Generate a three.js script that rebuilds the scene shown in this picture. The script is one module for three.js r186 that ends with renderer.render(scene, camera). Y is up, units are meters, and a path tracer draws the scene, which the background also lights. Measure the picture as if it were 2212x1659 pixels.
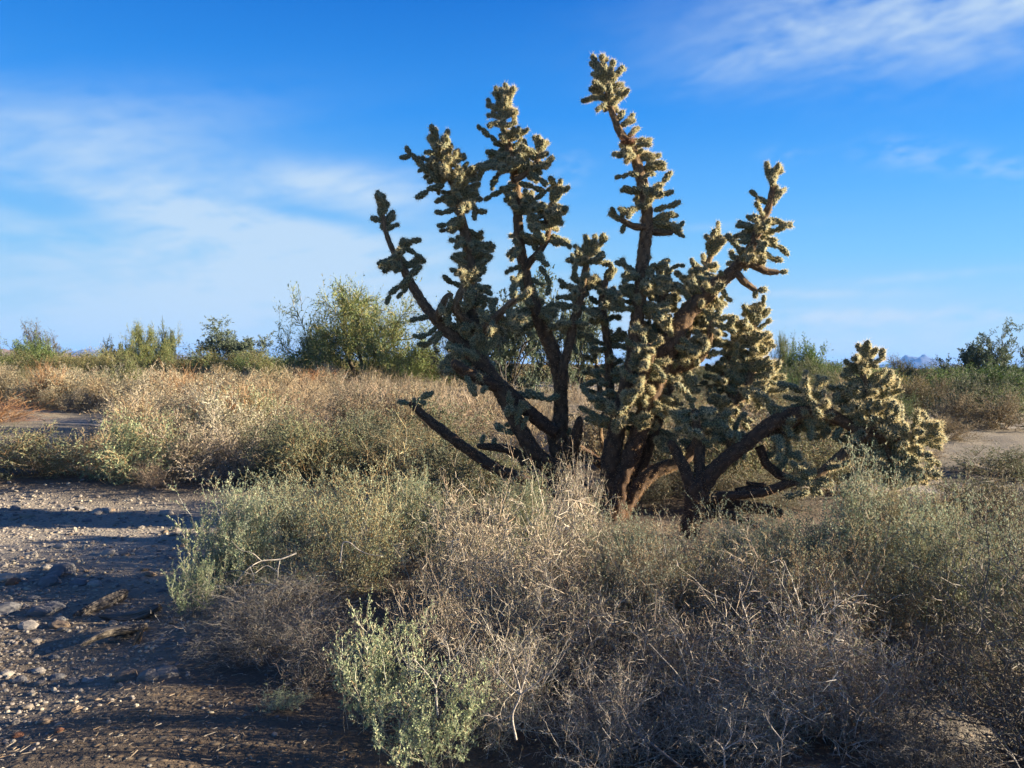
import * as THREE from 'three';
import { ImprovedNoise } from 'three/addons/math/ImprovedNoise.js';
import { mergeGeometries } from 'three/addons/utils/BufferGeometryUtils.js';

// ------------------------------------------------------------------ camera, sky, sun, exposure
const scene = new THREE.Scene();
const camera = new THREE.PerspectiveCamera(48.0, 1024 / 768, 0.1, 40000);
camera.rotation.order = 'YXZ';
camera.position.set(0, 1.5, 0);
camera.rotation.set(-0.02336, 0, 0.0125);
camera.updateMatrixWorld(true);
const EXPOSURE = 4.2;
const renderer = new THREE.WebGLRenderer({ antialias: true });
renderer.setSize(1024, 768);
renderer.toneMapping = THREE.LinearToneMapping;
renderer.toneMappingExposure = EXPOSURE;
renderer.shadowMap.enabled = true;

const SUN_EL = 14.5, SUN_AZ = 90;                         // degrees above the horizon, degrees clockwise from the view axis
const rad = Math.PI / 180;
const sunDir = new THREE.Vector3(Math.cos(SUN_EL * rad) * Math.sin(SUN_AZ * rad), Math.sin(SUN_EL * rad), -Math.cos(SUN_EL * rad) * Math.cos(SUN_AZ * rad));
const sun = new THREE.DirectionalLight(new THREE.Color().setRGB(1, 0.84, 0.62), 5);
sun.name = 'sun';
sun.position.copy(sunDir).multiplyScalar(60).add(new THREE.Vector3(0, 0, -10));
sun.target.position.set(0, 0, -10);
sun.castShadow = true;
Object.assign(sun.shadow.camera, { left: -40, right: 40, top: 30, bottom: -30, near: 1, far: 160 });
sun.shadow.mapSize.set(4096, 4096);
scene.add(sun, sun.target);

const perlin = new ImprovedNoise();
const fbm = (x, y, z, n = 4) => { let s = 0, a = 0.5; for (let i = 0; i < n; i++) { s += a * perlin.noise(x, y, z); x *= 2.03; y *= 2.03; z *= 2.03; a *= 0.5; } return s; };
const sstep = (a, b, x) => { const t = Math.min(1, Math.max(0, (x - a) / (b - a))); return t * t * (3 - 2 * t); };
const lerp = (a, b, t) => a + (b - a) * t;
const clamp = (x, a = 0, b = 1) => Math.min(b, Math.max(a, x));
const lin = (c) => { c /= 255; return c <= 0.04045 ? c / 12.92 : Math.pow((c + 0.055) / 1.055, 2.4); };
const srgb = (r, g, b) => [lin(r), lin(g), lin(b)];

{ // clear desert sky with thin cirrus
  const W = 3072, H = 1536, data = new Float32Array(W * H * 4);
  const stops = [[0, srgb(202, 226, 240)], [2.5, srgb(170, 213, 243)], [7, srgb(128, 198, 248)], [11, srgb(96, 178, 250)], [16, srgb(52, 150, 242)], [23, srgb(28, 119, 216)], [40, srgb(22, 80, 168)], [90, srgb(12, 48, 116)]];
  const white = srgb(204, 227, 247);
  const g2 = (x, y, cx, cy, sx, sy, tilt = 0) => { const dx = x - cx, dy = y - cy - dx * tilt; return Math.exp(-0.5 * (dx * dx / sx / sx + dy * dy / sy / sy)); };
  for (let r = 0; r < H; r++) {
    const el = ((r + 0.5) / H - 0.5) * 180, e = Math.max(0, el);
    let k = 0; while (k < stops.length - 2 && stops[k + 1][0] < e) k++;
    const t = clamp((e - stops[k][0]) / (stops[k + 1][0] - stops[k][0]));
    for (let c = 0; c < W; c++) {
      const round = ((c + 0.5) / W - 0.5) * 2 * Math.PI, cu = Math.cos(el * rad);
      const dx = Math.cos(round) * cu, dy = Math.sin(el * rad), dz = Math.sin(round) * cu;
      const az = Math.atan2(dx, -dz) / rad;
      let alpha = 0;
      if (el > 0) {
        const ex = Math.sin(az * rad) * 57.3, ez = Math.cos(az * rad) * 57.3;   // seamless round the horizon
        const wx = fbm(ex * 0.06, e * 0.12, ez * 0.06 + 5, 3) * 6;
        const soft = fbm(ex * 0.05 + 3, e * 0.11, ez * 0.05, 4) + 0.5;
        const wisp = fbm((ex + wx) * 0.10 + e * 0.10, e * 0.6 - ex * 0.13 + wx * 0.2, ez * 0.10, 6) + 0.5;
        const fine = fbm((ex + wx) * 0.5 + e * 0.5, e * 1.6 - ex * 0.35 + wx * 0.4, ez * 0.4 + 9, 4) + 0.5;
        const gap = 1 - 0.85 * g2(az, e, -30, 9.0, 4.5, 0.75, -0.22) - 0.8 * g2(az, e, -12.5, 9.4, 3.2, 0.38, -0.12);
        const veil = gap * (0.72 * g2(az, e, -24, 10.2, 8, 2.4, -0.16) + 0.9 * g2(az, e, -10, 11.3, 4.6, 0.85, -0.04) * sstep(-19, -13, az + 0.8 * (e - 11)) + 0.78 * g2(az, e, -15, 7.2, 11, 1.9, -0.03) + 0.72 * g2(az, e, -18, 2.8, 19, 2.4) + 0.25 * g2(az, e, -25, 14, 8, 1.4, 0.15));
        const top = 1.1 * g2(az, e, 24.5, 20.9, 8.5, 1.9, 0.06) + 0.45 * g2(az, e, 14.3, 18.6, 2.2, 0.7, 0.2) + 0.3 * g2(az, e, 29, 18, 6, 1.4, 0.1);
        const small = 0.3 * g2(az, e, 24.5, 12.7, 1.9, 0.6, -0.15) + 0.3 * g2(az, e, 29, 11.6, 1.6, 0.5, -0.2) + 0.22 * g2(az, e, 17.3, 13.2, 0.9, 0.3) + 0.2 * g2(az, e, 3.6, 12.4, 1, 0.9, 0.3);
        const low = 0.8 * g2(az, e, 22, 3.2, 11, 0.32) + 0.5 * g2(az, e, 17, 4.6, 5.5, 0.25) + 0.45 * g2(az, e, 25, 5.5, 3.2, 0.2, 0.05) + 0.2 * g2(az, e, 13, 8.9, 4, 0.18, 0.02) + 0.5 * g2(az, e, 18, 1.5, 16, 1.5);
        const away = Math.max(sstep(33, 50, Math.abs(az)), sstep(24, 34, e));
        const elsewhere = away * sstep(0.42, 0.8, soft) * 0.6;
        alpha = veil * clamp(0.78 + 1.0 * (soft - 0.5) + 0.9 * (wisp - 0.5) + 0.45 * (fine - 0.5)) + (top + elsewhere) * clamp(0.5 + 0.9 * (wisp - 0.45) + 0.45 * (fine - 0.5)) + small * clamp(2.6 * (fine - 0.34)) + low * clamp(0.6 + 1.2 * (wisp - 0.5) + 1.2 * (fine - 0.5));
        alpha = clamp(alpha, 0, 0.85);
      }
      const cs = dx * sunDir.x + dy * sunDir.y + dz * sunDir.z;
      const glow = 1 + 0.16 * Math.max(0, cs) + 0.5 * Math.pow(Math.max(0, cs), 8);
      const o = (r * W + c) * 4;
      for (let q = 0; q < 3; q++) data[o + q] = lerp(lerp(stops[k][1][q], stops[k + 1][1][q], t) * glow, white[q], alpha) / EXPOSURE;
      data[o + 3] = 1;
    }
  }
  const sky = new THREE.DataTexture(data, W, H, THREE.RGBAFormat, THREE.FloatType);
  sky.mapping = THREE.EquirectangularReflectionMapping;
  sky.magFilter = THREE.LinearFilter; sky.needsUpdate = true;
  scene.background = sky; scene.environment = sky;
}
scene.fog = new THREE.FogExp2(new THREE.Color().setRGB(0.16, 0.40, 0.98), 7e-5);

// ------------------------------------------------------------------ helpers
let seed = 1;
const rng = (s) => () => { s = (s + 0x6d2b79f5) | 0; let t = Math.imul(s ^ (s >>> 15), 1 | s); t = (t + Math.imul(t ^ (t >>> 7), 61 | t)) ^ t; return ((t ^ (t >>> 14)) >>> 0) / 4294967296; };
const V = (x, y, z) => new THREE.Vector3(x, y, z);
const F = 1106 / (Math.tan(24 * rad) * 4 / 3);
// a point read off the photograph (2212 pixels wide) at a given distance along the view axis, and one on the ground
const at = (x, y, d) => V((x - 1106) / F, (829.5 - y) / F, -1).multiplyScalar(d).applyMatrix4(camera.matrixWorld);
const gnd = (x, y, h = 0) => { const p = at(x, y, 1).sub(camera.position); return camera.position.clone().addScaledVector(p, (h - 1.5) / p.y); };
const used = {};
const numbered = (n) => { const k = used[n] = (used[n] ?? -1) + 1; return k ? `${n}_${String(k).padStart(3, '0')}` : n; };
const tag = (o, label, category, group, kind) => { if (label) o.userData.label = label; if (category) o.userData.category = category; if (group) o.userData.group = group; if (kind) o.userData.kind = kind; return o; };
const mesh = (name, geo, mat, parent) => { const m = new THREE.Mesh(geo, mat); m.name = name; m.castShadow = m.receiveShadow = true; parent.add(m); return m; };

// ground height: a flat gravel wash at the lower left, low banks where brush grows
const washMask = (x, z) => sstep(0.6, -0.4, x + 1.5 + (z + 6) * 0.22 + 0.35 * perlin.noise(z * 0.7, x * 0.3, 2)) * sstep(-9.6, -8.8, z + 0.25 * perlin.noise(x * 0.8, 0.3, 7));
const clearings = [[gnd(140, 925), 4.2, 1.1], [gnd(2170, 925), 5.5, 1.3], [gnd(2000, 1070), 1.5, 0.65], [gnd(620, 857), 7, 1.6], [gnd(2060, 1585), 0.45, 0.3]];
const clearing = (x, z) => { let m = 0; for (const [p, a, b] of clearings) { const dx = (x - p.x) / a, dz = (z - p.z) / b; m = Math.max(m, sstep(1.3, 0.7, Math.hypot(dx, dz) + 0.3 * perlin.noise(x * 1.3, z * 1.3, 3))); } return m; };
function hgt(x, z) {
  const w = washMask(x, z), far = Math.hypot(x, z), keep = sstep(1200, 150, far);
  const bank = (1 - w) * (0.10 + 0.10 * perlin.noise(x * 0.35, z * 0.35, 1) + 0.05 * perlin.noise(x * 1.3, z * 1.3, 4)) * (1 - 0.8 * clearing(x, z));
  const rise = 0.10 * sstep(-8.5, -14, z) * sstep(2, -4, x) * (1 - clearing(x, z) * 0.5);
  const near = far < 26 ? (0.018 * fbm(x * 3.1, z * 3.1, 8, 4) + 0.02 * perlin.noise(x * 0.9, z * 0.9, 5)) : 0;
  return (bank + rise) * keep + near + 0.12 * perlin.noise(x * 0.03, z * 0.03, 6) * sstep(14, 60, far);
}
const onGround = (p, lift = 0) => V(p.x, hgt(p.x, p.z) + lift, p.z);

// collects thin ribbons, prisms and leaves into one geometry with vertex colours
class MB {
  constructor() { this.p = []; this.c = []; this.i = []; this.n = 0; }
  vert(v, c) { this.p.push(v.x, v.y, v.z); this.c.push(c[0], c[1], c[2]); return this.n++; }
  ribbon(a, b, wa, wb, c, r, c2 = c) {
    const d = _a.subVectors(b, a), s = _b.set(r() - 0.5, r() - 0.5, r() - 0.5).cross(d).normalize();
    const i = this.n;
    this.p.push(a.x - s.x * wa, a.y - s.y * wa, a.z - s.z * wa, a.x + s.x * wa, a.y + s.y * wa, a.z + s.z * wa, b.x + s.x * wb, b.y + s.y * wb, b.z + s.z * wb, b.x - s.x * wb, b.y - s.y * wb, b.z - s.z * wb);
    this.c.push(...c, ...c, ...c2, ...c2);
    this.i.push(i, i + 1, i + 2, i, i + 2, i + 3); this.n += 4;
  }
  prism(a, b, wa, wb, c, sides = 3) {
    const d = V(b.x - a.x, b.y - a.y, b.z - a.z), s = V(d.y + 0.3 * d.x, d.z - d.x, d.x + 0.2).cross(d).normalize(), t = V().crossVectors(d, s).normalize(), i = this.n;
    for (let k = 0; k < sides; k++) { const f = k / sides * 2 * Math.PI, x = Math.cos(f), y = Math.sin(f); for (const [q, w] of [[a, wa], [b, wb]]) { this.p.push(q.x + (s.x * x + t.x * y) * w, q.y + (s.y * x + t.y * y) * w, q.z + (s.z * x + t.z * y) * w); this.c.push(...c); } }
    for (let k = 0; k < sides; k++) { const u = i + 2 * k, v = i + 2 * ((k + 1) % sides); this.i.push(u, v, u + 1, v, v + 1, u + 1); }
    this.n += 2 * sides;
  }
  leaf(p, d, len, wid, c, r) {
    const s = _b.set(r() - 0.5, r() - 0.5, r() - 0.5).cross(d).normalize(), i = this.n, m = 0.45 * len;
    this.p.push(p.x, p.y, p.z, p.x + d.x * m + s.x * wid, p.y + d.y * m + s.y * wid, p.z + d.z * m + s.z * wid, p.x + d.x * len, p.y + d.y * len, p.z + d.z * len, p.x + d.x * m - s.x * wid, p.y + d.y * m - s.y * wid, p.z + d.z * m - s.z * wid);
    this.c.push(...c, ...c, ...c, ...c); this.i.push(i, i + 1, i + 2, i, i + 2, i + 3); this.n += 4;
  }
  blade(p, d, len, wid, c0, c1, r) {
    const s = _b.set(r() - 0.5, r() - 0.5, r() - 0.5).cross(d).normalize(), i = this.n;
    this.p.push(p.x - s.x * wid, p.y - s.y * wid, p.z - s.z * wid, p.x + s.x * wid, p.y + s.y * wid, p.z + s.z * wid, p.x + d.x * len, p.y + d.y * len, p.z + d.z * len);
    this.c.push(...c0, ...c0, ...c1); this.i.push(i, i + 1, i + 2); this.n += 3;
  }
  geo(flat = true) {
    const g = new THREE.BufferGeometry();
    g.setAttribute('position', new THREE.BufferAttribute(new Float32Array(this.p), 3));
    g.setAttribute('color', new THREE.BufferAttribute(new Float32Array(this.c), 3));
    g.setIndex(new THREE.BufferAttribute(new Uint32Array(this.i), 1));
    g.computeVertexNormals(); return g;
  }
}
const _a = V(), _b = V();
const tint = (c, k) => [c[0] * k, c[1] * k, c[2] * k];
const pick = (a, r) => a[Math.floor(r() * a.length)];

// materials
const woodMats = new Map(), leafMats = new Map();
const woodMat = (t = [1, 1, 1]) => { const k = t.join(); if (!woodMats.has(k)) woodMats.set(k, new THREE.MeshStandardMaterial({ name: 'twig', color: new THREE.Color().setRGB(...t).multiplyScalar(0.72), vertexColors: true, roughness: 0.85, side: THREE.DoubleSide })); return woodMats.get(k); };
const leafMat = (t = [1, 1, 1]) => { const k = t.join(); if (!leafMats.has(k)) leafMats.set(k, new THREE.MeshPhysicalMaterial({ name: 'leaf', color: new THREE.Color().setRGB(...t).multiplyScalar(0.72), vertexColors: true, roughness: 0.95, transmission: 0.35, thickness: 0, side: THREE.DoubleSide })); return leafMats.get(k); };

// ------------------------------------------------------------------ ground
const sandTex = (() => {
  const N = 1024, cm = new Uint8Array(N * N * 4), bm = new Uint8Array(N * N * 4), r = rng(77);
  const h = new Float32Array(N * N), col = new Float32Array(N * N * 3).fill(1);
  const per = (x, y, f, s) => { const a = x / N * 2 * Math.PI, b = y / N * 2 * Math.PI; return perlin.noise(Math.cos(a) * f + s, Math.sin(a) * f + Math.cos(b) * f * 0.7, Math.sin(b) * f + s); };
  for (let y = 0; y < N; y++) for (let x = 0; x < N; x++) h[y * N + x] = 0.3 + 0.12 * per(x, y, 4, 1) + 0.1 * per(x, y, 14, 5) + 0.14 * (r() - 0.5);
  for (let k = 0; k < 9000; k++) {
    const R = 1.5 + 7 * Math.pow(r(), 3.5), cx = r() * N, cy = r() * N, e = 0.6 + 0.4 * r(), an = r() * 3.14, tone = 0.65 + 0.75 * r(), warm = (r() - 0.4) * 0.25, ca = Math.cos(an), sa = Math.sin(an), m = Math.ceil(R);
    for (let j = -m; j <= m; j++) for (let i = -m; i <= m; i++) {
      const u = (i * ca + j * sa) / R, v = (-i * sa + j * ca) / (R * e), q = u * u + v * v; if (q > 1) continue;
      const o = ((Math.floor(cy + j) + N) % N) * N + (Math.floor(cx + i) + N) % N, z = 0.42 + 0.05 * R * Math.sqrt(1 - q);
      if (z > h[o]) { h[o] = z; col[o * 3] = tone * (1 + warm); col[o * 3 + 1] = tone; col[o * 3 + 2] = tone * (1 - warm); }
    }
  }
  for (let o = 0; o < N * N; o++) {
    const n = 0.9 + 0.5 * (h[o] - 0.3);
    for (let c = 0; c < 3; c++) { cm[o * 4 + c] = 255 * clamp(0.72 * n * col[o * 3 + c]); bm[o * 4 + c] = 255 * clamp(h[o]); }
    cm[o * 4 + 3] = bm[o * 4 + 3] = 255;
  }
  const mk = (d) => { const t = new THREE.DataTexture(d, N, N); t.wrapS = t.wrapT = THREE.RepeatWrapping; t.magFilter = THREE.LinearFilter; t.repeat.set(1 / 2.3, 1 / 2.3); t.needsUpdate = true; return t; };
  return [mk(cm), mk(bm)];
})();
const groundMat = new THREE.MeshStandardMaterial({ name: 'gravel_sand', map: sandTex[0], bumpMap: sandTex[1], bumpScale: 0.02, roughness: 0.97, vertexColors: true, color: new THREE.Color().setRGB(0.78, 0.76, 0.74) });
const ground = (() => {
  const rs = [0.4, 0.9, 1.4, 1.9]; let r = 2.3; while (r < 9500) { rs.push(r); r *= r < 14 ? 1.011 : r < 60 ? 1.03 : 1.12; } rs.push(11000);
  const as = []; for (let a = -42; a < 42; a += 0.32) as.push(a); for (let a = 42; a < 318; a += 4) as.push(a);
  const pos = [0, hgt(0, 0), 0], uv = [0, 0], col = [0.4, 0.32, 0.24], idx = [], A = as.length;
  for (const q of rs) for (const a of as) {
    const x = q * Math.sin(a * rad), z = -q * Math.cos(a * rad), y = hgt(x, z);
    pos.push(x, y, z); uv.push(x, z);
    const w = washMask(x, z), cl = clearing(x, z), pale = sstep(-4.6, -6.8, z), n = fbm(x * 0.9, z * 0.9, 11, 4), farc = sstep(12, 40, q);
    const grav = [lerp(0.29, 0.46, pale), lerp(0.235, 0.41, pale), lerp(0.165, 0.33, pale)], litter = [0.17, 0.125, 0.08], sand = [0.45, 0.405, 0.335], fieldc = [0.42, 0.365, 0.26];  // litter is brown debris, darkened further to paint in shade beneath the shrubs
    const m = Math.max(w, cl), k = 1 + 0.45 * n;
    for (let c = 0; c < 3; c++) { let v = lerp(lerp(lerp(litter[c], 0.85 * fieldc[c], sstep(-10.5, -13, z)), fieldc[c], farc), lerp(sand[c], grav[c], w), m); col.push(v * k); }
  }
  for (let i = 0; i < A; i++) idx.push(0, 1 + (i + 1) % A, 1 + i);
  for (let j = 0; j + 1 < rs.length; j++) for (let i = 0; i < A; i++) { const a = 1 + j * A + i, b = 1 + j * A + (i + 1) % A; idx.push(a, b, a + A, b, b + A, a + A); }
  const g = new THREE.BufferGeometry();
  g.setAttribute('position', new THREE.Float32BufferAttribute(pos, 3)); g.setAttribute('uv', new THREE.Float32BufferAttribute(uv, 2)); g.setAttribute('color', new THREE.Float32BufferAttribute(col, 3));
  g.setIndex(idx); g.computeVertexNormals();
  const nn = g.attributes.normal; if (nn.getY(500) < 0) { const ix = g.index; for (let i = 0; i < ix.count; i += 3) { const t = ix.getX(i + 1); ix.setX(i + 1, ix.getX(i + 2)); ix.setX(i + 2, t); } g.computeVertexNormals(); }
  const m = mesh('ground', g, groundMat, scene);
  return tag(m, 'stony sand and gravel ground of the desert wash', null, null, 'structure');
})();

// distant ranges: real ridges with a front and a back
function range(name, label, az0, az1, dist, depth, prof, col, s) {
  const pos = [], c = [], idx = [], NX = 140, NZ = 22;
  for (let j = 0; j <= NZ; j++) for (let i = 0; i <= NX; i++) {
    const a = lerp(az0, az1, i / NX) * rad, t = j / NZ, q = dist + depth * t, x = q * Math.sin(a), z = -q * Math.cos(a);
    const sh = Math.pow(Math.sin(Math.PI * clamp(t * 1.0)), 0.8), n = 0.75 + 0.9 * fbm(i * 0.13 + s, t * 4, s, 5);
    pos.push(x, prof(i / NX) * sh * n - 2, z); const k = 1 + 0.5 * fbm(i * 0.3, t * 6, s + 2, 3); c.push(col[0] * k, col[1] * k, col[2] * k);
  }
  for (let j = 0; j < NZ; j++) for (let i = 0; i < NX; i++) { const a = j * (NX + 1) + i; idx.push(a, a + 1, a + NX + 1, a + 1, a + NX + 2, a + NX + 1); }
  const g = new THREE.BufferGeometry(); g.setAttribute('position', new THREE.Float32BufferAttribute(pos, 3)); g.setAttribute('color', new THREE.Float32BufferAttribute(c, 3)); g.setIndex(idx); g.computeVertexNormals();
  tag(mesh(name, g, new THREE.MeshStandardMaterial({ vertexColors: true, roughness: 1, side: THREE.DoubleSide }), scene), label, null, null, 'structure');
}
const bump = (t, c, w) => Math.exp(-0.5 * ((t - c) / w) ** 2);
range('mountain', 'hazy blue mountain with one peak beyond the dark brush', 18, 33, 8200, 1600, (t) => 25 + 105 * bump(t, 0.47, 0.055) + 45 * bump(t, 0.52, 0.12) + 40 * bump(t, 0.1, 0.09), [0.05, 0.06, 0.09], 3);  // bluish rock albedo, some of the haze put into the colour
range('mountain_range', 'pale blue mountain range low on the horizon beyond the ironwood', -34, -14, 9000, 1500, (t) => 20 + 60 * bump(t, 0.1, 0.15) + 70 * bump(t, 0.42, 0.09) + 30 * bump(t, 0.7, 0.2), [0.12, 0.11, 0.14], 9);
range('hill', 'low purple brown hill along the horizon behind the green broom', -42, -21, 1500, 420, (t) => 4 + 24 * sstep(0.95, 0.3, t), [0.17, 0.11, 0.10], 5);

// ------------------------------------------------------------------ plants
// o.levels[k]: n children per parent branch, len as a share of the parent, ang from it in degrees, segs, w half width, t0 first place along the parent
function grow(o) {
  const r = rng(o.seed), wood = new MB(), leaf = new MB(), thick = new MB();
  const L = o.levels, q = new THREE.Quaternion();
  const turn = (d, ang) => { const ax = V(r() - 0.5, r() - 0.5, r() - 0.5).cross(d).normalize(); return d.clone().applyAxisAngle(ax, ang * rad); };
  function branch(p, d, len, lvl, wScale) {
    const l = L[lvl], pts = [p.clone()], dirs = [d.clone()], c = tint(pick(l.cols, r), 0.75 + 0.5 * r());
    const wander = l.wander ?? 0.2, up = l.up ?? 0;
    for (let s = 0; s < l.segs; s++) {
      d = d.clone().add(V((r() - 0.5) * wander, (r() - 0.5) * wander + up, (r() - 0.5) * wander)).normalize();
      p = p.clone().addScaledVector(d, len / l.segs);
      if (p.y < 0.02 && o.floor !== false) { p.y = 0.02; d.y = Math.abs(d.y) * 0.3; d.normalize(); }
      pts.push(p); dirs.push(d);
    }
    const w = l.w * wScale;
    for (let s = 0; s < l.segs; s++) {
      const wa = w * (1 - 0.75 * s / l.segs), wb = w * (1 - 0.75 * (s + 1) / l.segs);
      if (l.round) (l.thick ? thick : wood).prism(pts[s], pts[s + 1], wa, wb, c, l.round); else wood.ribbon(pts[s], pts[s + 1], wa, wb, c, r);
    }
    if (o.leaf && lvl >= o.leaf.from) {
      const n = o.leaf.per * (0.4 + 1.2 * r()) * (lvl === L.length - 1 ? 1 : 0.6);
      for (let k = 0; k < n; k++) {
        const t = (0.15 + 0.85 * r()) * l.segs, s = Math.min(l.segs - 1, Math.floor(t)), pp = pts[s].clone().lerp(pts[s + 1], t - s);
        if (o.leaf.mask && !o.leaf.mask(pp, r)) continue;
        const cc = tint(pick(o.leaf.cols, r), 0.7 + 0.6 * r());
        leaf.leaf(pp, turn(dirs[s], 25 + 50 * r()), o.leaf.len * (0.6 + 0.8 * r()), o.leaf.wid * (0.6 + 0.8 * r()), cc, r);
      }
    }
    if (lvl + 1 < L.length) {
      const m = L[lvl + 1], n = Math.round(m.n * (0.7 + 0.6 * r()));
      for (let k = 0; k < n; k++) {
        const t = lerp(m.t0 ?? 0.25, 1, (k + r()) / n) * l.segs, s = Math.min(l.segs - 1, Math.floor(t));
        branch(pts[s].clone().lerp(pts[s + 1], t - s), turn(dirs[s + 1], lerp(m.ang[0], m.ang[1], r())), len * lerp(m.len[0], m.len[1], r()), lvl + 1, wScale * (0.7 + 0.6 * r()));
      }
    }
  }
  const n0 = L[0].n;
  for (let k = 0; k < n0; k++) {
    const f = 2.39996 * k + r() * 0.8, pol = (o.spread ?? 80) * Math.pow((k + 0.5) / n0, 0.65) * (0.85 + 0.3 * r()) * rad;
    const d = V(Math.sin(pol) * Math.cos(f), Math.cos(pol), Math.sin(pol) * Math.sin(f));
    const dome = 1 / Math.sqrt((Math.cos(pol) / o.H) ** 2 + (Math.sin(pol) / o.R) ** 2);
    const b = V((r() - 0.5) * 2, 0, (r() - 0.5) * 2).multiplyScalar(o.base ?? 0.1);
    branch(b, d, dome * (L[0].len ? lerp(L[0].len[0], L[0].len[1], r()) : lerp(0.55, 0.85, r())), 0, 0.7 + 0.6 * r());
  }
  const ys = [], rs = []; for (const b of [wood, leaf, thick]) for (let i = 0; i < b.p.length; i += 12) { ys.push(b.p[i + 1]); rs.push(Math.hypot(b.p[i], b.p[i + 2])); }
  const at97 = (a) => Float32Array.from(a).sort()[Math.floor(a.length * (o.pct ?? 0.94))], ky = 1 / at97(ys), kr = 1 / at97(rs);
  for (const b of [wood, leaf, thick]) for (let i = 0; i < b.p.length; i += 3) { b.p[i] *= kr; b.p[i + 1] *= ky; b.p[i + 2] *= kr; }
  return { wood: wood.n ? wood.geo() : null, leaf: leaf.n ? leaf.geo() : null, thick: thick.n ? thick.geo() : null, tris: (wood.i.length + leaf.i.length + thick.i.length) / 3 };
}
const greyBark = [[0.20, 0.16, 0.13], [0.25, 0.21, 0.17], [0.15, 0.12, 0.10]], paleTwig = [[0.43, 0.385, 0.32], [0.36, 0.31, 0.255], [0.52, 0.48, 0.415], [0.29, 0.235, 0.185]], tanTwig = [[0.34, 0.25, 0.14], [0.28, 0.20, 0.12], [0.40, 0.31, 0.19], [0.24, 0.13, 0.06]], saltLeaf = [[0.28, 0.315, 0.22], [0.33, 0.36, 0.26], [0.23, 0.28, 0.185], [0.36, 0.36, 0.255], [0.28, 0.24, 0.155]];
const salt = (s, x = {}) => grow({ seed: s, H: 0.95, R: 0.8, base: 0.16, spread: 84, levels: [
  { n: 30, segs: 6, w: 0.0045, wander: 0.5, up: 0.05, cols: greyBark, round: 3 },
  { n: 8, len: [0.28, 0.5], ang: [25, 60], segs: 4, w: 0.0026, wander: 0.5, up: 0.1, cols: paleTwig, t0: 0.2 },
  { n: 6, len: [0.3, 0.6], ang: [25, 60], segs: 3, w: 0.0017, wander: 0.5, up: 0.1, cols: tanTwig, t0: 0.15 },
  { n: 3, len: [0.35, 0.7], ang: [25, 65], segs: 2, w: 0.0014, wander: 0.4, up: 0.1, cols: tanTwig, t0: 0.2 }],
  leaf: { from: 2, per: 7, len: 0.016, wid: 0.0038, cols: saltLeaf }, ...x });
const bare = (s, x = {}) => grow({ seed: s, H: 0.9, R: 0.85, base: 0.14, spread: 86, levels: [
  { n: 34, segs: 7, w: 0.0065, wander: 0.6, up: 0.03, cols: [[0.36, 0.30, 0.25], [0.28, 0.23, 0.19], [0.42, 0.37, 0.32]], round: 3 },
  { n: 8, len: [0.3, 0.55], ang: [30, 70], segs: 5, w: 0.0032, wander: 0.6, up: 0.03, cols: paleTwig, t0: 0.15, round: 3 },
  { n: 6, len: [0.3, 0.6], ang: [30, 75], segs: 3, w: 0.002, wander: 0.5, cols: [...paleTwig, [0.36, 0.27, 0.20]], t0: 0.15 },
  { n: 3, len: [0.3, 0.6], ang: [35, 75], segs: 2, w: 0.0016, wander: 0.4, cols: [...paleTwig, [0.34, 0.25, 0.18]], t0: 0.2 }],
  leaf: { from: 3, per: 1.1, len: 0.011, wid: 0.0028, cols: [[0.3, 0.24, 0.12], [0.25, 0.27, 0.15], [0.22, 0.26, 0.14]] }, ...x });
// coarser plants for the middle distance (12 to 40 m)
const mid = (s, cols, leafCols, x = {}) => grow({ seed: s, H: 1, R: 0.95, base: 0.2, spread: 86, levels: [
  { n: 34, segs: 5, w: 0.006, wander: 0.5, up: 0.05, cols },
  { n: 9, len: [0.28, 0.5], ang: [22, 60], segs: 3, w: 0.0036, wander: 0.5, up: 0.1, cols, t0: 0.25 },
  { n: 6, len: [0.3, 0.6], ang: [25, 60], segs: 2, w: 0.0026, wander: 0.4, up: 0.08, cols, t0: 0.15 }],
  leaf: { from: 1, per: 4.5, len: 0.032, wid: 0.0075, cols: leafCols }, ...x });
const strawLeaf = [[0.34, 0.295, 0.20], [0.29, 0.26, 0.18], [0.38, 0.34, 0.245], [0.24, 0.235, 0.15], [0.29, 0.225, 0.145]];
const sprig = (s) => grow({ seed: s, H: 1, R: 0.6, base: 0.3, spread: 62, pct: 0.97, levels: [
  { n: 20, segs: 7, w: 0.004, wander: 0.45, up: 0.12, cols: greyBark, round: 3 },
  { n: 9, len: [0.2, 0.42], ang: [25, 60], segs: 4, w: 0.0024, wander: 0.5, up: 0.16, cols: paleTwig, t0: 0.15, round: 3 },
  { n: 5, len: [0.3, 0.6], ang: [25, 65], segs: 3, w: 0.0016, wander: 0.5, up: 0.14, cols: tanTwig, t0: 0.15 }],
  leaf: { from: 1, per: 9, len: 0.020, wid: 0.0048, cols: [[0.28, 0.32, 0.19], [0.32, 0.35, 0.22], [0.22, 0.27, 0.15], [0.36, 0.35, 0.22]] } });
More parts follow.
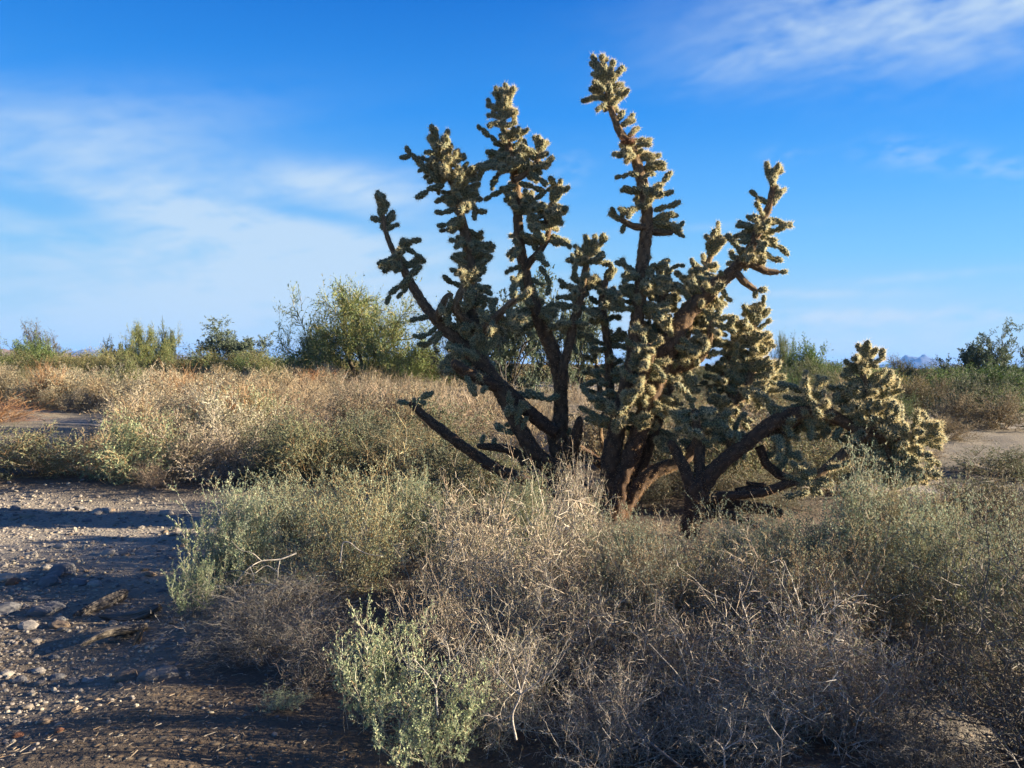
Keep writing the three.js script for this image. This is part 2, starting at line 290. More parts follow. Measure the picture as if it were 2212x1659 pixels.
const T = {
  sprig: [sprig(15), sprig(16)],
  salt: [salt(11), salt(12), salt(13)],
  thinSalt: [salt(21, { leaf: { from: 2, per: 4, len: 0.015, wid: 0.0034, cols: [...saltLeaf, [0.28, 0.18, 0.09], [0.3, 0.2, 0.1]] } }), salt(22, { leaf: { from: 2, per: 4, len: 0.015, wid: 0.0034, cols: [...saltLeaf, [0.28, 0.18, 0.09]] } })],
  bare: [bare(31), bare(32), bare(33)],
  straw: [mid(41, tanTwig, strawLeaf), mid(42, tanTwig, strawLeaf), mid(43, paleTwig, strawLeaf)],
  sage: [mid(51, tanTwig, [[0.22, 0.25, 0.14], [0.26, 0.28, 0.17], [0.18, 0.22, 0.12]]), mid(52, tanTwig, [[0.24, 0.26, 0.15], [0.2, 0.23, 0.13]])],
  rust: [0, 1].map((k) => grow({ seed: 61 + k, H: 1, R: 0.9, base: 0.2, spread: 75, levels: [
    { n: 240, segs: 5, w: 0.0035, wander: 0.25, up: -0.03, cols: [[0.36, 0.2, 0.09], [0.42, 0.27, 0.14], [0.28, 0.14, 0.06], [0.5, 0.36, 0.22]] },
    { n: 7, len: [0.15, 0.35], ang: [15, 50], segs: 2, w: 0.0025, wander: 0.4, cols: [[0.34, 0.17, 0.07], [0.4, 0.24, 0.11], [0.46, 0.32, 0.18]], t0: 0.35 }] })),
  stalk: [0, 1].map((k) => grow({ seed: 66 + k, H: 1, R: 1.0, base: 0.22, spread: 70, levels: [
    { n: 200, segs: 6, w: 0.003, wander: 0.3, up: -0.05, cols: [[0.46, 0.39, 0.29], [0.38, 0.31, 0.22], [0.52, 0.46, 0.36], [0.34, 0.24, 0.15]] },
    { n: 8, len: [0.15, 0.35], ang: [15, 55], segs: 2, w: 0.002, wander: 0.4, cols: [[0.40, 0.32, 0.22], [0.46, 0.38, 0.28], [0.33, 0.24, 0.15]], t0: 0.25 }] })),
  olive: [mid(71, [[0.14, 0.11, 0.06], [0.18, 0.14, 0.08]], [[0.13, 0.14, 0.05], [0.17, 0.16, 0.06], [0.10, 0.12, 0.05], [0.2, 0.17, 0.07]]), mid(72, [[0.14, 0.11, 0.06]], [[0.12, 0.14, 0.05], [0.16, 0.16, 0.06]])],
  green: [mid(81, [[0.12, 0.14, 0.05]], [[0.10, 0.17, 0.04], [0.14, 0.21, 0.05], [0.08, 0.13, 0.04]], { spread: 55 }), mid(82, [[0.12, 0.14, 0.05]], [[0.12, 0.18, 0.06], [0.16, 0.21, 0.08]])],
};
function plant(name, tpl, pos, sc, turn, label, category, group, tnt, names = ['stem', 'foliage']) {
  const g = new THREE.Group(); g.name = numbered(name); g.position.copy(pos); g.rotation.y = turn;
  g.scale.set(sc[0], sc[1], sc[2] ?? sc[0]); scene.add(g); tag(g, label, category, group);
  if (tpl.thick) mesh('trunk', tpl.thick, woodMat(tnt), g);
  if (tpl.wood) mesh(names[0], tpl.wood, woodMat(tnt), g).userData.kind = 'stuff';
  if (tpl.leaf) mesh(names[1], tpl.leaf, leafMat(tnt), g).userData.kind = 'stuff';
  return g;
}
const R0 = rng(2024);

// --- foreground shrubs: [name, template, x, depth (m), [radius scale, height scale], label]; x in photograph pixels
const fg = (name, tpl, x, d, [hw, top], label, cat, t, tw = R0() * 6.28) => { const p = onGround(at(x, 900, d)), h = at(x, top, d).y - p.y; return plant(name, tpl, p, [hw * d / F, h], tw, label, cat, undefined, (name === 'saltbush' ? [t[0] * 1.22, t[1] * 1.3, t[2] * 1.36] : [t[0] * 1.1, t[1] * 1.12, t[2] * 1.18])); };  // low t values paint in the shade that some shrubs stand in
fg('saltbush', T.sprig[1], 490, 5.5, [125, 1075], 'feathery pale green saltbush overhanging the edge of the gravel', 'saltbush', [1.15, 1.15, 1.05]);
fg('saltbush', T.salt[0], 520, 5.75, [105, 1095], 'dense pale saltbush behind the bleached bare branches', 'saltbush', [1.2, 1.25, 1.15]);
fg('saltbush', T.thinSalt[0], 755, 5.6, [165, 1040], 'brownish green saltbush with one curved white twig in front', 'saltbush', [1.0, 1.05, 0.88]);
fg('saltbush', T.salt[1], 905, 6.3, [110, 1055], 'olive saltbush just in front of the lowest cactus arm', 'saltbush', [0.9, 0.95, 0.8]);
fg('saltbush', T.sprig[0], 815, 3.35, [125, 1345], 'upright leafy saltbush nearest the camera at the bottom edge', 'saltbush', [1.25, 1.25, 1.1]);
fg('saltbush', T.sprig[1], 920, 2.95, [150, 1450], 'small leafy saltbush cut off by the bottom edge of the picture', 'saltbush', [1.2, 1.2, 1.05]);
fg('saltbush', T.salt[0], 1590, 5.1, [110, 1150], 'grey green saltbush in front of the smaller cactus trunk', 'saltbush', [0.85, 0.9, 0.85]);
fg('saltbush', T.salt[2], 1900, 4.9, [200, 1070], 'broad grey green saltbush under the drooping arms of the smaller cactus', 'saltbush', [0.92, 0.92, 0.82]);
fg('saltbush', T.salt[1], 2090, 4.3, [150, 1165], 'tangled grey saltbush beside the one cut by the frame edge', 'saltbush', [0.85, 0.85, 0.75]);
fg('saltbush', T.thinSalt[1], 2240, 3.9, [150, 1140], 'grey saltbush cut off by the frame above the patch of sunny sand', 'saltbush', [0.85, 0.9, 0.8]);
fg('saltbush', T.thinSalt[1], 1400, 4.3, [150, 1180], 'thin brown leaved saltbush behind the dead brush', 'saltbush', [0.9, 0.85, 0.8]);
fg('dry_shrub', T.bare[0], 1255, 5.9, [75, 1035], 'tall bare pinkish shrub standing before the main cactus trunk', 'dry shrub', [1.26, 1.22, 1.08]);
fg('dry_shrub', T.bare[1], 1150, 4.5, [190, 1115], 'large bare reddish dry shrub in the centre of the foreground', 'dry shrub', [1.16, 1.11, 0.95]);
fg('dry_shrub', T.bare[2], 1080, 3.3, [170, 1400], 'bare dry shrub with forked white twigs beside the upright leafy saltbush', 'dry shrub', [1.21, 1.19, 1.05]);
fg('dry_shrub', T.bare[0], 1330, 3.1, [150, 1480], 'low bare shrub with thick forked twigs in the dark bottom centre', 'dry shrub', [0.99, 0.97, 0.9]);
fg('dry_shrub', T.bare[1], 1700, 3.45, [260, 1330], 'wide grey tangle of dead twigs along the bottom edge', 'dry shrub', [1.04, 1.02, 0.95]);
fg('dry_shrub', T.bare[2], 1620, 4.25, [180, 1230], 'dry twig shrub under the broad grey green saltbush', 'dry shrub', [1.04, 0.97, 0.82]);
fg('dry_shrub', T.bare[2], 600, 4.7, [190, 1270], 'dark heap of dead twigs spreading over the gravel edge', 'dry shrub', [0.77, 0.77, 0.71]);  // twig tint lowered, shade painted into it
fg('dry_shrub', T.bare[0], 690, 3.9, [130, 1350], 'low dark dead shrub left of the upright leafy saltbush', 'dry shrub', [0.72, 0.7, 0.66]);
fg('dry_shrub', T.bare[1], 2270, 3.15, [300, 1270], 'dark leafless shrub whose bent branches cross the sunny sand at the frame edge', 'dry shrub', [0.44, 0.43, 0.4]);  // tint darkened to paint its shaded silhouette
fg('dry_shrub', T.bare[2], 1210, 3.9, [200, 1290], 'grey brown dead twigs filling the dark middle of the foreground', 'dry shrub', [0.88, 0.85, 0.76]);
fg('dry_shrub', T.bare[1], 1450, 3.6, [200, 1350], 'dead twigs left of the wide grey tangle at the bottom edge', 'dry shrub', [0.83, 0.79, 0.71]);
fg('dry_shrub', T.bare[0], 1560, 3.1, [170, 1500], 'small thorny dead shrub at the bottom edge beside the wide grey tangle', 'dry shrub', [0.99, 0.97, 0.9]);
fg('dry_shrub', T.bare[2], 1850, 3.3, [210, 1400], 'grey dead twigs at the bottom edge before the patch of sunny sand', 'dry shrub', [0.94, 0.9, 0.84]);
fg('dry_shrub', T.bare[0], 1000, 5.2, [140, 1090], 'reddish bare twigs between the olive saltbush and the tall pinkish shrub', 'dry shrub', [1.1, 1.06, 0.9]);
fg('saltbush', T.salt[2], 1350, 5.0, [100, 1150], 'small green saltbush at the foot of the tall bare pinkish shrub', 'saltbush', [0.85, 0.88, 0.8]);
fg('saltbush', T.salt[0], 1700, 5.5, [130, 1140], 'low saltbush beneath the lowest arms of the smaller cactus', 'saltbush', [0.8, 0.85, 0.8]);
fg('saltbush', T.thinSalt[0], 1760, 4.1, [200, 1210], 'brown and green saltbush in front of the broad grey green saltbush', 'saltbush', [0.9, 0.82, 0.7]);
fg('saltbush', T.salt[1], 1970, 5.2, [140, 1095], 'saltbush with an orange tinged crown before the sandy strip', 'saltbush', [1.05, 0.9, 0.72]);
fg('saltbush', T.thinSalt[0], 1480, 4.6, [160, 1200], 'dull green saltbush in the centre just above the dry twig shrub', 'saltbush', [0.8, 0.82, 0.74]);
fg('saltbush', T.thinSalt[1], 640, 6.6, [150, 1060], 'shaded green saltbush behind the pale one at the gravel edge', 'saltbush', [0.75, 0.85, 0.75]);
fg('saltbush', T.sprig[1], 610, 3.45, [60, 1500], 'single leafy sprig leaning over the dark soil at the bottom', 'saltbush', [1.25, 1.25, 1.1]);
fg('dry_shrub', T.bare[1], 560, 4.2, [130, 1340], 'low dead twigs spilling over the dark soil by the driftwood', 'dry shrub', [0.66, 0.66, 0.61]);
fg('dry_shrub', T.bare[2], 960, 3.9, [130, 1290], 'dead twigs right behind the upright leafy saltbush', 'dry shrub', [0.94, 0.88, 0.76]);


fg('dry_shrub', T.bare[2], 2040, 3.95, [170, 1370], 'dark twiggy shrub behind the patch of sunny sand', 'dry shrub', [0.61, 0.61, 0.56]);
fg('saltbush', T.thinSalt[0], 1960, 4.3, [170, 1230], 'brownish saltbush above the dark twiggy shrub by the sunny sand', 'saltbush', [0.85, 0.8, 0.68]);
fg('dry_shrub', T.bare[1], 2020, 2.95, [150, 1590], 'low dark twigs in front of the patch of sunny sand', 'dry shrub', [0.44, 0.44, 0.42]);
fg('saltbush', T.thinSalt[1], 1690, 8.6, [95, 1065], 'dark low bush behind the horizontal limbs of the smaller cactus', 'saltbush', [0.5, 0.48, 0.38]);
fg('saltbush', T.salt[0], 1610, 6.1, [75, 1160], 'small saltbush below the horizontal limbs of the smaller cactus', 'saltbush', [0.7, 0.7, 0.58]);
fg('saltbush', T.thinSalt[0], 1395, 8.8, [120, 1010], 'dark bush in shade between the two cactus trunks', 'saltbush', [0.5, 0.5, 0.44]);  // shade painted in through the dark tint
fg('saltbush', T.thinSalt[1], 1600, 8.3, [110, 1030], 'dim brown bush behind the smaller cactus trunk', 'saltbush', [0.6, 0.56, 0.46]);
fg('saltbush', T.salt[1], 1400, 5.6, [80, 1165], 'low saltbush wedged between the two cactus trunks', 'saltbush', [0.72, 0.74, 0.66]);
fg('saltbush', T.salt[0], 1130, 6.4, [120, 1060], 'olive saltbush under the root end of the lowest cactus arm', 'saltbush', [0.8, 0.82, 0.68]);
fg('saltbush', T.sprig[0], 430, 5.0, [70, 1210], 'small leafy saltbush low at the gravel edge under the bleached branches', 'saltbush', [0.95, 1, 0.85]);

// ------------------------------------------------------------------ cholla cacti
const fleshMat = new THREE.MeshStandardMaterial({ name: 'cactus_flesh', vertexColors: true, roughness: 0.75 });
const barkMat = new THREE.MeshStandardMaterial({ name: 'cactus_bark', vertexColors: true, roughness: 0.95 });
const spineMat = new THREE.MeshPhysicalMaterial({ name: 'cactus_spine', vertexColors: true, roughness: 0.9, transmission: 0.5, thickness: 0, side: THREE.DoubleSide });
// one joint: a knobbly capsule along +y, about 0.1 m long, and its sheathed spines
function jointShape(s, len, R, droop) {
  const r = rng(s), NR = 20, NT = 18, pos = [], col = [], idx = [], sp = new MB();
  const rowsN = 4 + Math.floor(r() * 2), turns = 4.5 + r();
  const surf = (t, f) => {
    const y = len * t, base = R * Math.pow(Math.max(0, Math.sin(Math.PI * (0.02 + 0.965 * Math.pow(t, 0.92)))), 0.4) * (0.84 + 0.2 * t);
    const k = Math.max(0, Math.cos(rowsN * f + turns * t * Math.PI) * 0.5 + 0.5) * Math.max(0, Math.cos(rowsN * f - turns * t * Math.PI) * 0.5 + 0.5);
    const rr = base * (0.78 + 0.46 * Math.pow(k, 0.8)), bend = droop * len * t * t;
    return [rr * Math.cos(f) + bend, y, rr * Math.sin(f), k];
  };
  for (let j = 0; j <= NT; j++) for (let i = 0; i < NR; i++) {
    const [x, y, z, k] = surf(j / NT, i / NR * 2 * Math.PI); pos.push(x, y, z);
    const g = 0.3 + 1.15 * k + 0.1 * (r() - 0.5); col.push(0.185 * g, 0.195 * g, 0.098 * g);
  }
  for (let j = 0; j < NT; j++) for (let i = 0; i < NR; i++) { const a = j * NR + i, b = j * NR + (i + 1) % NR; idx.push(a, a + NR, b, b, a + NR, b + NR); }
  const g = new THREE.BufferGeometry(); g.setAttribute('position', new THREE.Float32BufferAttribute(pos, 3)); g.setAttribute('color', new THREE.Float32BufferAttribute(col, 3)); g.setIndex(idx); g.computeVertexNormals();
  for (let k = 0; k < 36; k++) {
    const t = (k + 0.5) / 36, f = k * 2.39996, [x, y, z] = surf(t, f), n = V(Math.cos(f), (t - 0.45) * 1.6, Math.sin(f)).normalize();
    for (let m = 0; m < 5; m++) {
      const d = n.clone().add(V(r() - 0.5, r() - 0.3, r() - 0.5).multiplyScalar(1.1)).normalize();
      const c = tint([0.92, 0.78, 0.45], 0.75 + 0.5 * r());
      sp.blade(V(x, y, z), d, 0.011 + 0.026 * r() * (0.5 + 0.7 * t), 0.0009, tint(c, 0.75), c, r);
    }
  }
  return { body: g, spines: sp.geo(), len };
}
const JOINTS = [jointShape(1, 0.08, 0.0255, 0.05), jointShape(2, 0.095, 0.026, 0.1), jointShape(3, 0.112, 0.0265, -0.1), jointShape(4, 0.062, 0.025, 0), jointShape(5, 0.13, 0.0275, 0.12), jointShape(6, 0.05, 0.0235, 0)];

function limbGeo(curve, rad0, org, r, tone) {
  const len = curve.getLength(), NS = Math.max(8, Math.round(len / 0.013)), NR = 22, pos = [], col = [], idx = [], sp = new MB();
  const T = [], P = []; for (let j = 0; j <= NS; j++) { P.push(curve.getPointAt(j / NS)); T.push(curve.getTangentAt(j / NS)); }
  let nrm = V(0.3, 0.2, 1).cross(T[0]).normalize();
  const sd = r() * 50, frames = [];
  for (let j = 0; j <= NS; j++) {
    nrm = nrm.addScaledVector(T[j], -nrm.dot(T[j])).normalize(); const bin = V().crossVectors(T[j], nrm), t = j / NS, R = rad0(t);
    frames.push([nrm.clone(), bin, R]);
    const end = j === NS ? 0.02 : Math.min(1, Math.sqrt((NS - j) * 0.013 / Math.max(R, 0.01)));
    for (let i = 0; i < NR; i++) {
      const f = i / NR * 2 * Math.PI, k = (0.5 + 0.5 * Math.cos(5 * f + j * 0.55)) * (0.5 + 0.5 * Math.cos(5 * f - j * 0.55));
      const rr = R * end * (0.93 + 0.16 * k + 0.16 * perlin.noise(Math.cos(f) * 1.3 + sd, j * 0.05, Math.sin(f) * 1.3)), q = P[j];
      pos.push(q.x + (nrm.x * Math.cos(f) + bin.x * Math.sin(f)) * rr - org.x, q.y + (nrm.y * Math.cos(f) + bin.y * Math.sin(f)) * rr - org.y, q.z + (nrm.z * Math.cos(f) + bin.z * Math.sin(f)) * rr - org.z);
      const up = tone(t), n = 0.6 + 0.7 * k + 0.5 * perlin.noise(f * 2, j * 0.11, sd), a = [0.068, 0.036, 0.019], b = [0.25, 0.17, 0.09];
      for (let c = 0; c < 3; c++) col.push(lerp(a[c], b[c], up) * n);
    }
  }
  for (let j = 0; j < NS; j++) for (let i = 0; i < NR; i++) { const a = j * NR + i, b = j * NR + (i + 1) % NR; idx.push(a, b, a + NR, b, b + NR, a + NR); }
  const g = new THREE.BufferGeometry(); g.setAttribute('position', new THREE.Float32BufferAttribute(pos, 3)); g.setAttribute('color', new THREE.Float32BufferAttribute(col, 3)); g.setIndex(idx); g.computeVertexNormals();
  for (let j = 1; j < NS; j++) {
    const [n, b, R] = frames[j], t = j / NS, m = Math.max(3, Math.round(R * 150));
    for (let i = 0; i < m; i++) {
      const f = r() * 6.283, o = V().addScaledVector(n, Math.cos(f)).addScaledVector(b, Math.sin(f)), p = V(P[j].x - org.x, P[j].y - org.y, P[j].z - org.z).addScaledVector(o, R * 0.97);
      const up = tone(t), c = [lerp(0.58, 0.84, up), lerp(0.35, 0.64, up), lerp(0.15, 0.36, up)];
      for (let k = 0; k < 4; k++) { const d = o.clone().add(V(r() - 0.5, r() - 0.5, r() - 0.5).multiplyScalar(1.25)).normalize(), e = tint(c, 0.6 + 0.7 * r()); sp.blade(p, d, lerp(0.012, 0.017, up) + 0.012 * r(), 0.0010, tint(e, 0.7), e, r); }
    }
  }
  return [g, sp.geo(), frames, P, NS];
}
// limbs: pts [x, y, depth offset, radius in photograph pixels]; bark 0 dark and old .. 1 pale and young, at both ends;
// leafy: [from, to, joints, chain, upward, outward bias x]
function cholla(name, label, base, depth, limbs, chains, s, dense = 0.5) {
  const g = new THREE.Group(); g.name = numbered(name); g.position.copy(base); scene.add(g); tag(g, label, 'cholla cactus');
  const r = rng(s), all = [], px = depth / F;
  const q = new THREE.Quaternion(), Y = V(0, 1, 0), one = V(1, 1, 1);
  function joint(p, d, chain, k, parent, lean) {
    const v = k === 0 ? pick([0, 1, 2, 4], r) : pick([0, 1, 2, 3, 3, 5], r), sc = 0.82 + 0.38 * r(), J = JOINTS[v];
    const m = new THREE.Matrix4().compose(p.clone().sub(base), q.setFromUnitVectors(Y, d).multiply(new THREE.Quaternion().setFromAxisAngle(Y, r() * 6.28)), V(sc * (0.9 + 0.25 * r()), sc, sc * (0.9 + 0.25 * r())));
    all.push({ m, v, p: p.clone() });
    if (chain > 1) {
      const q3 = r(), n = q3 < 0.5 ? 1 : q3 < 0.88 ? 2 : 3;
      for (let i = 0; i < n; i++) {
        const dd = d.clone().add(V(r() - 0.5, r() - 0.5 + lean * 0.5, r() - 0.5).multiplyScalar(1.5)).normalize();
        joint(p.clone().addScaledVector(d, J.len * sc * (i ? 0.6 + 0.35 * r() : 0.93)), dd, chain - 1 - (r() < 0.45 ? 1 : 0), k + 1, parent, lean);
      }
    }
  }
  for (const l of limbs) {
    const pts = l.pts.map(([x, y, dz]) => at(x, y, depth + dz)), cv = new THREE.CatmullRomCurve3(pts, false, 'centripetal');
    const rr = l.pts.map((p) => p[3] * px * 0.88), nP = rr.length - 1;
    const lens = [0]; for (let i = 1; i <= nP; i++) lens.push(lens[i - 1] + pts[i].distanceTo(pts[i - 1]));
    const rAt = (t) => { const u = t * lens[nP]; let i = 0; while (i < nP - 1 && lens[i + 1] < u) i++; return lerp(rr[i], rr[i + 1], clamp((u - lens[i]) / (lens[i + 1] - lens[i]))); };
    const [b0, b1] = l.bark ?? [0, 0.3];
    const [geo, sp, frames, P, NS] = limbGeo(cv, rAt, base, r, (t) => lerp(b0, b1, t));
    const limb = mesh('limb', geo, barkMat, g);
    mesh('spines', sp, spineMat, limb).userData.kind = 'stuff';
    for (const [t0, t1, n0, chain, up, bx = 0, bz = 0] of l.leafy ?? []) for (let k = 0, n = Math.ceil(n0 * (t1 - t0 < 0.06 ? 1.6 : dense)); k < n; k++) {
      const t = lerp(t0, t1, (k + r()) / n); if (t < 0.97 && perlin.noise(t * 13, l.pts[0][0] * 0.37, 4) < -0.13) continue; const j = Math.min(NS - 1, Math.round(t * NS)), [nn, bb, R] = frames[j], f = r() * 6.283;
      const o = V().addScaledVector(nn, Math.cos(f)).addScaledVector(bb, Math.sin(f));
      const d = o.clone().add(V((r() - 0.5) * 0.7 + bx, up + (r() - 0.5) * 0.6, (r() - 0.5) * 0.7 + bz)).normalize();
      if (t > 0.97) d.copy(cv.getTangentAt(1)).add(V(r() - 0.5, r() * 0.4, r() - 0.5).multiplyScalar(1.4)).normalize();
      joint(P[j].clone().addScaledVector(o, R * 0.75), d, Math.max(1, chain + (r() < 0.22 ? -1 : r() < 0.42 ? 1 : 0)), 0, limb, up);
    }
    for (const [x, y, dz, ang, chain, yaw = 0] of l.at ?? []) {   // single joints read off the photograph: root, direction in degrees clockwise from up, chain
      const p = at(x, y, depth + dz); let bj = 0, bd = 9; for (let j = 0; j < NS; j++) { const dd = P[j].distanceTo(p); if (dd < bd) { bd = dd; bj = j; } }
      const o = p.clone().sub(P[bj]), R = frames[bj][2]; if (bd > R * 0.8) p.copy(P[bj]).addScaledVector(o.normalize(), R * 0.8);
      joint(p, V(Math.sin(ang * rad), Math.cos(ang * rad), yaw).normalize(), chain, 0, limb, 0);
    }
  }
  for (const line of chains) {                             // strings of joints, end to end
    const pts = line.map(([x, y, dz]) => at(x, y, depth + dz));
    for (let i = 0; i + 1 < pts.length; i++) {
      const d = pts[i + 1].clone().sub(pts[i]), L = d.length(), v = pick([1, 2, 4], r), sc = L * 1.06 / JOINTS[v].len, wd = lerp(1, sc, 0.4) * 1.05;
      all.push({ m: new THREE.Matrix4().compose(pts[i].clone().sub(base), q.setFromUnitVectors(Y, d.normalize()).clone(), V(wd, sc, wd)), v, p: pts[i].clone() });
    }
  }
  // the 300 joints nearest the camera are parts of their own, the rest one part
  all.sort((a, b) => a.p.distanceTo(camera.position) - b.p.distanceTo(camera.position));
  all.slice(0, 300).forEach(({ m, v }) => { const j = mesh('joint', JOINTS[v].body, fleshMat, g); m.decompose(j.position, j.quaternion, j.scale); mesh('spines', JOINTS[v].spines, spineMat, j).userData.kind = 'stuff'; });
  const rest = all.slice(300);
  for (let v = 0; v < JOINTS.length; v++) for (const [nm, geo, mat] of [['rear_joints', JOINTS[v].body, fleshMat], ['rear_spines', JOINTS[v].spines, spineMat]]) {
    const mine = rest.filter((a) => a.v === v); if (!mine.length) continue;
    const im = new THREE.InstancedMesh(geo, mat, mine.length); im.name = nm; im.castShadow = im.receiveShadow = true; im.userData.kind = 'stuff'; mine.forEach((a, i) => im.setMatrixAt(i, a.m)); g.add(im);
  }
  return all.length;
}
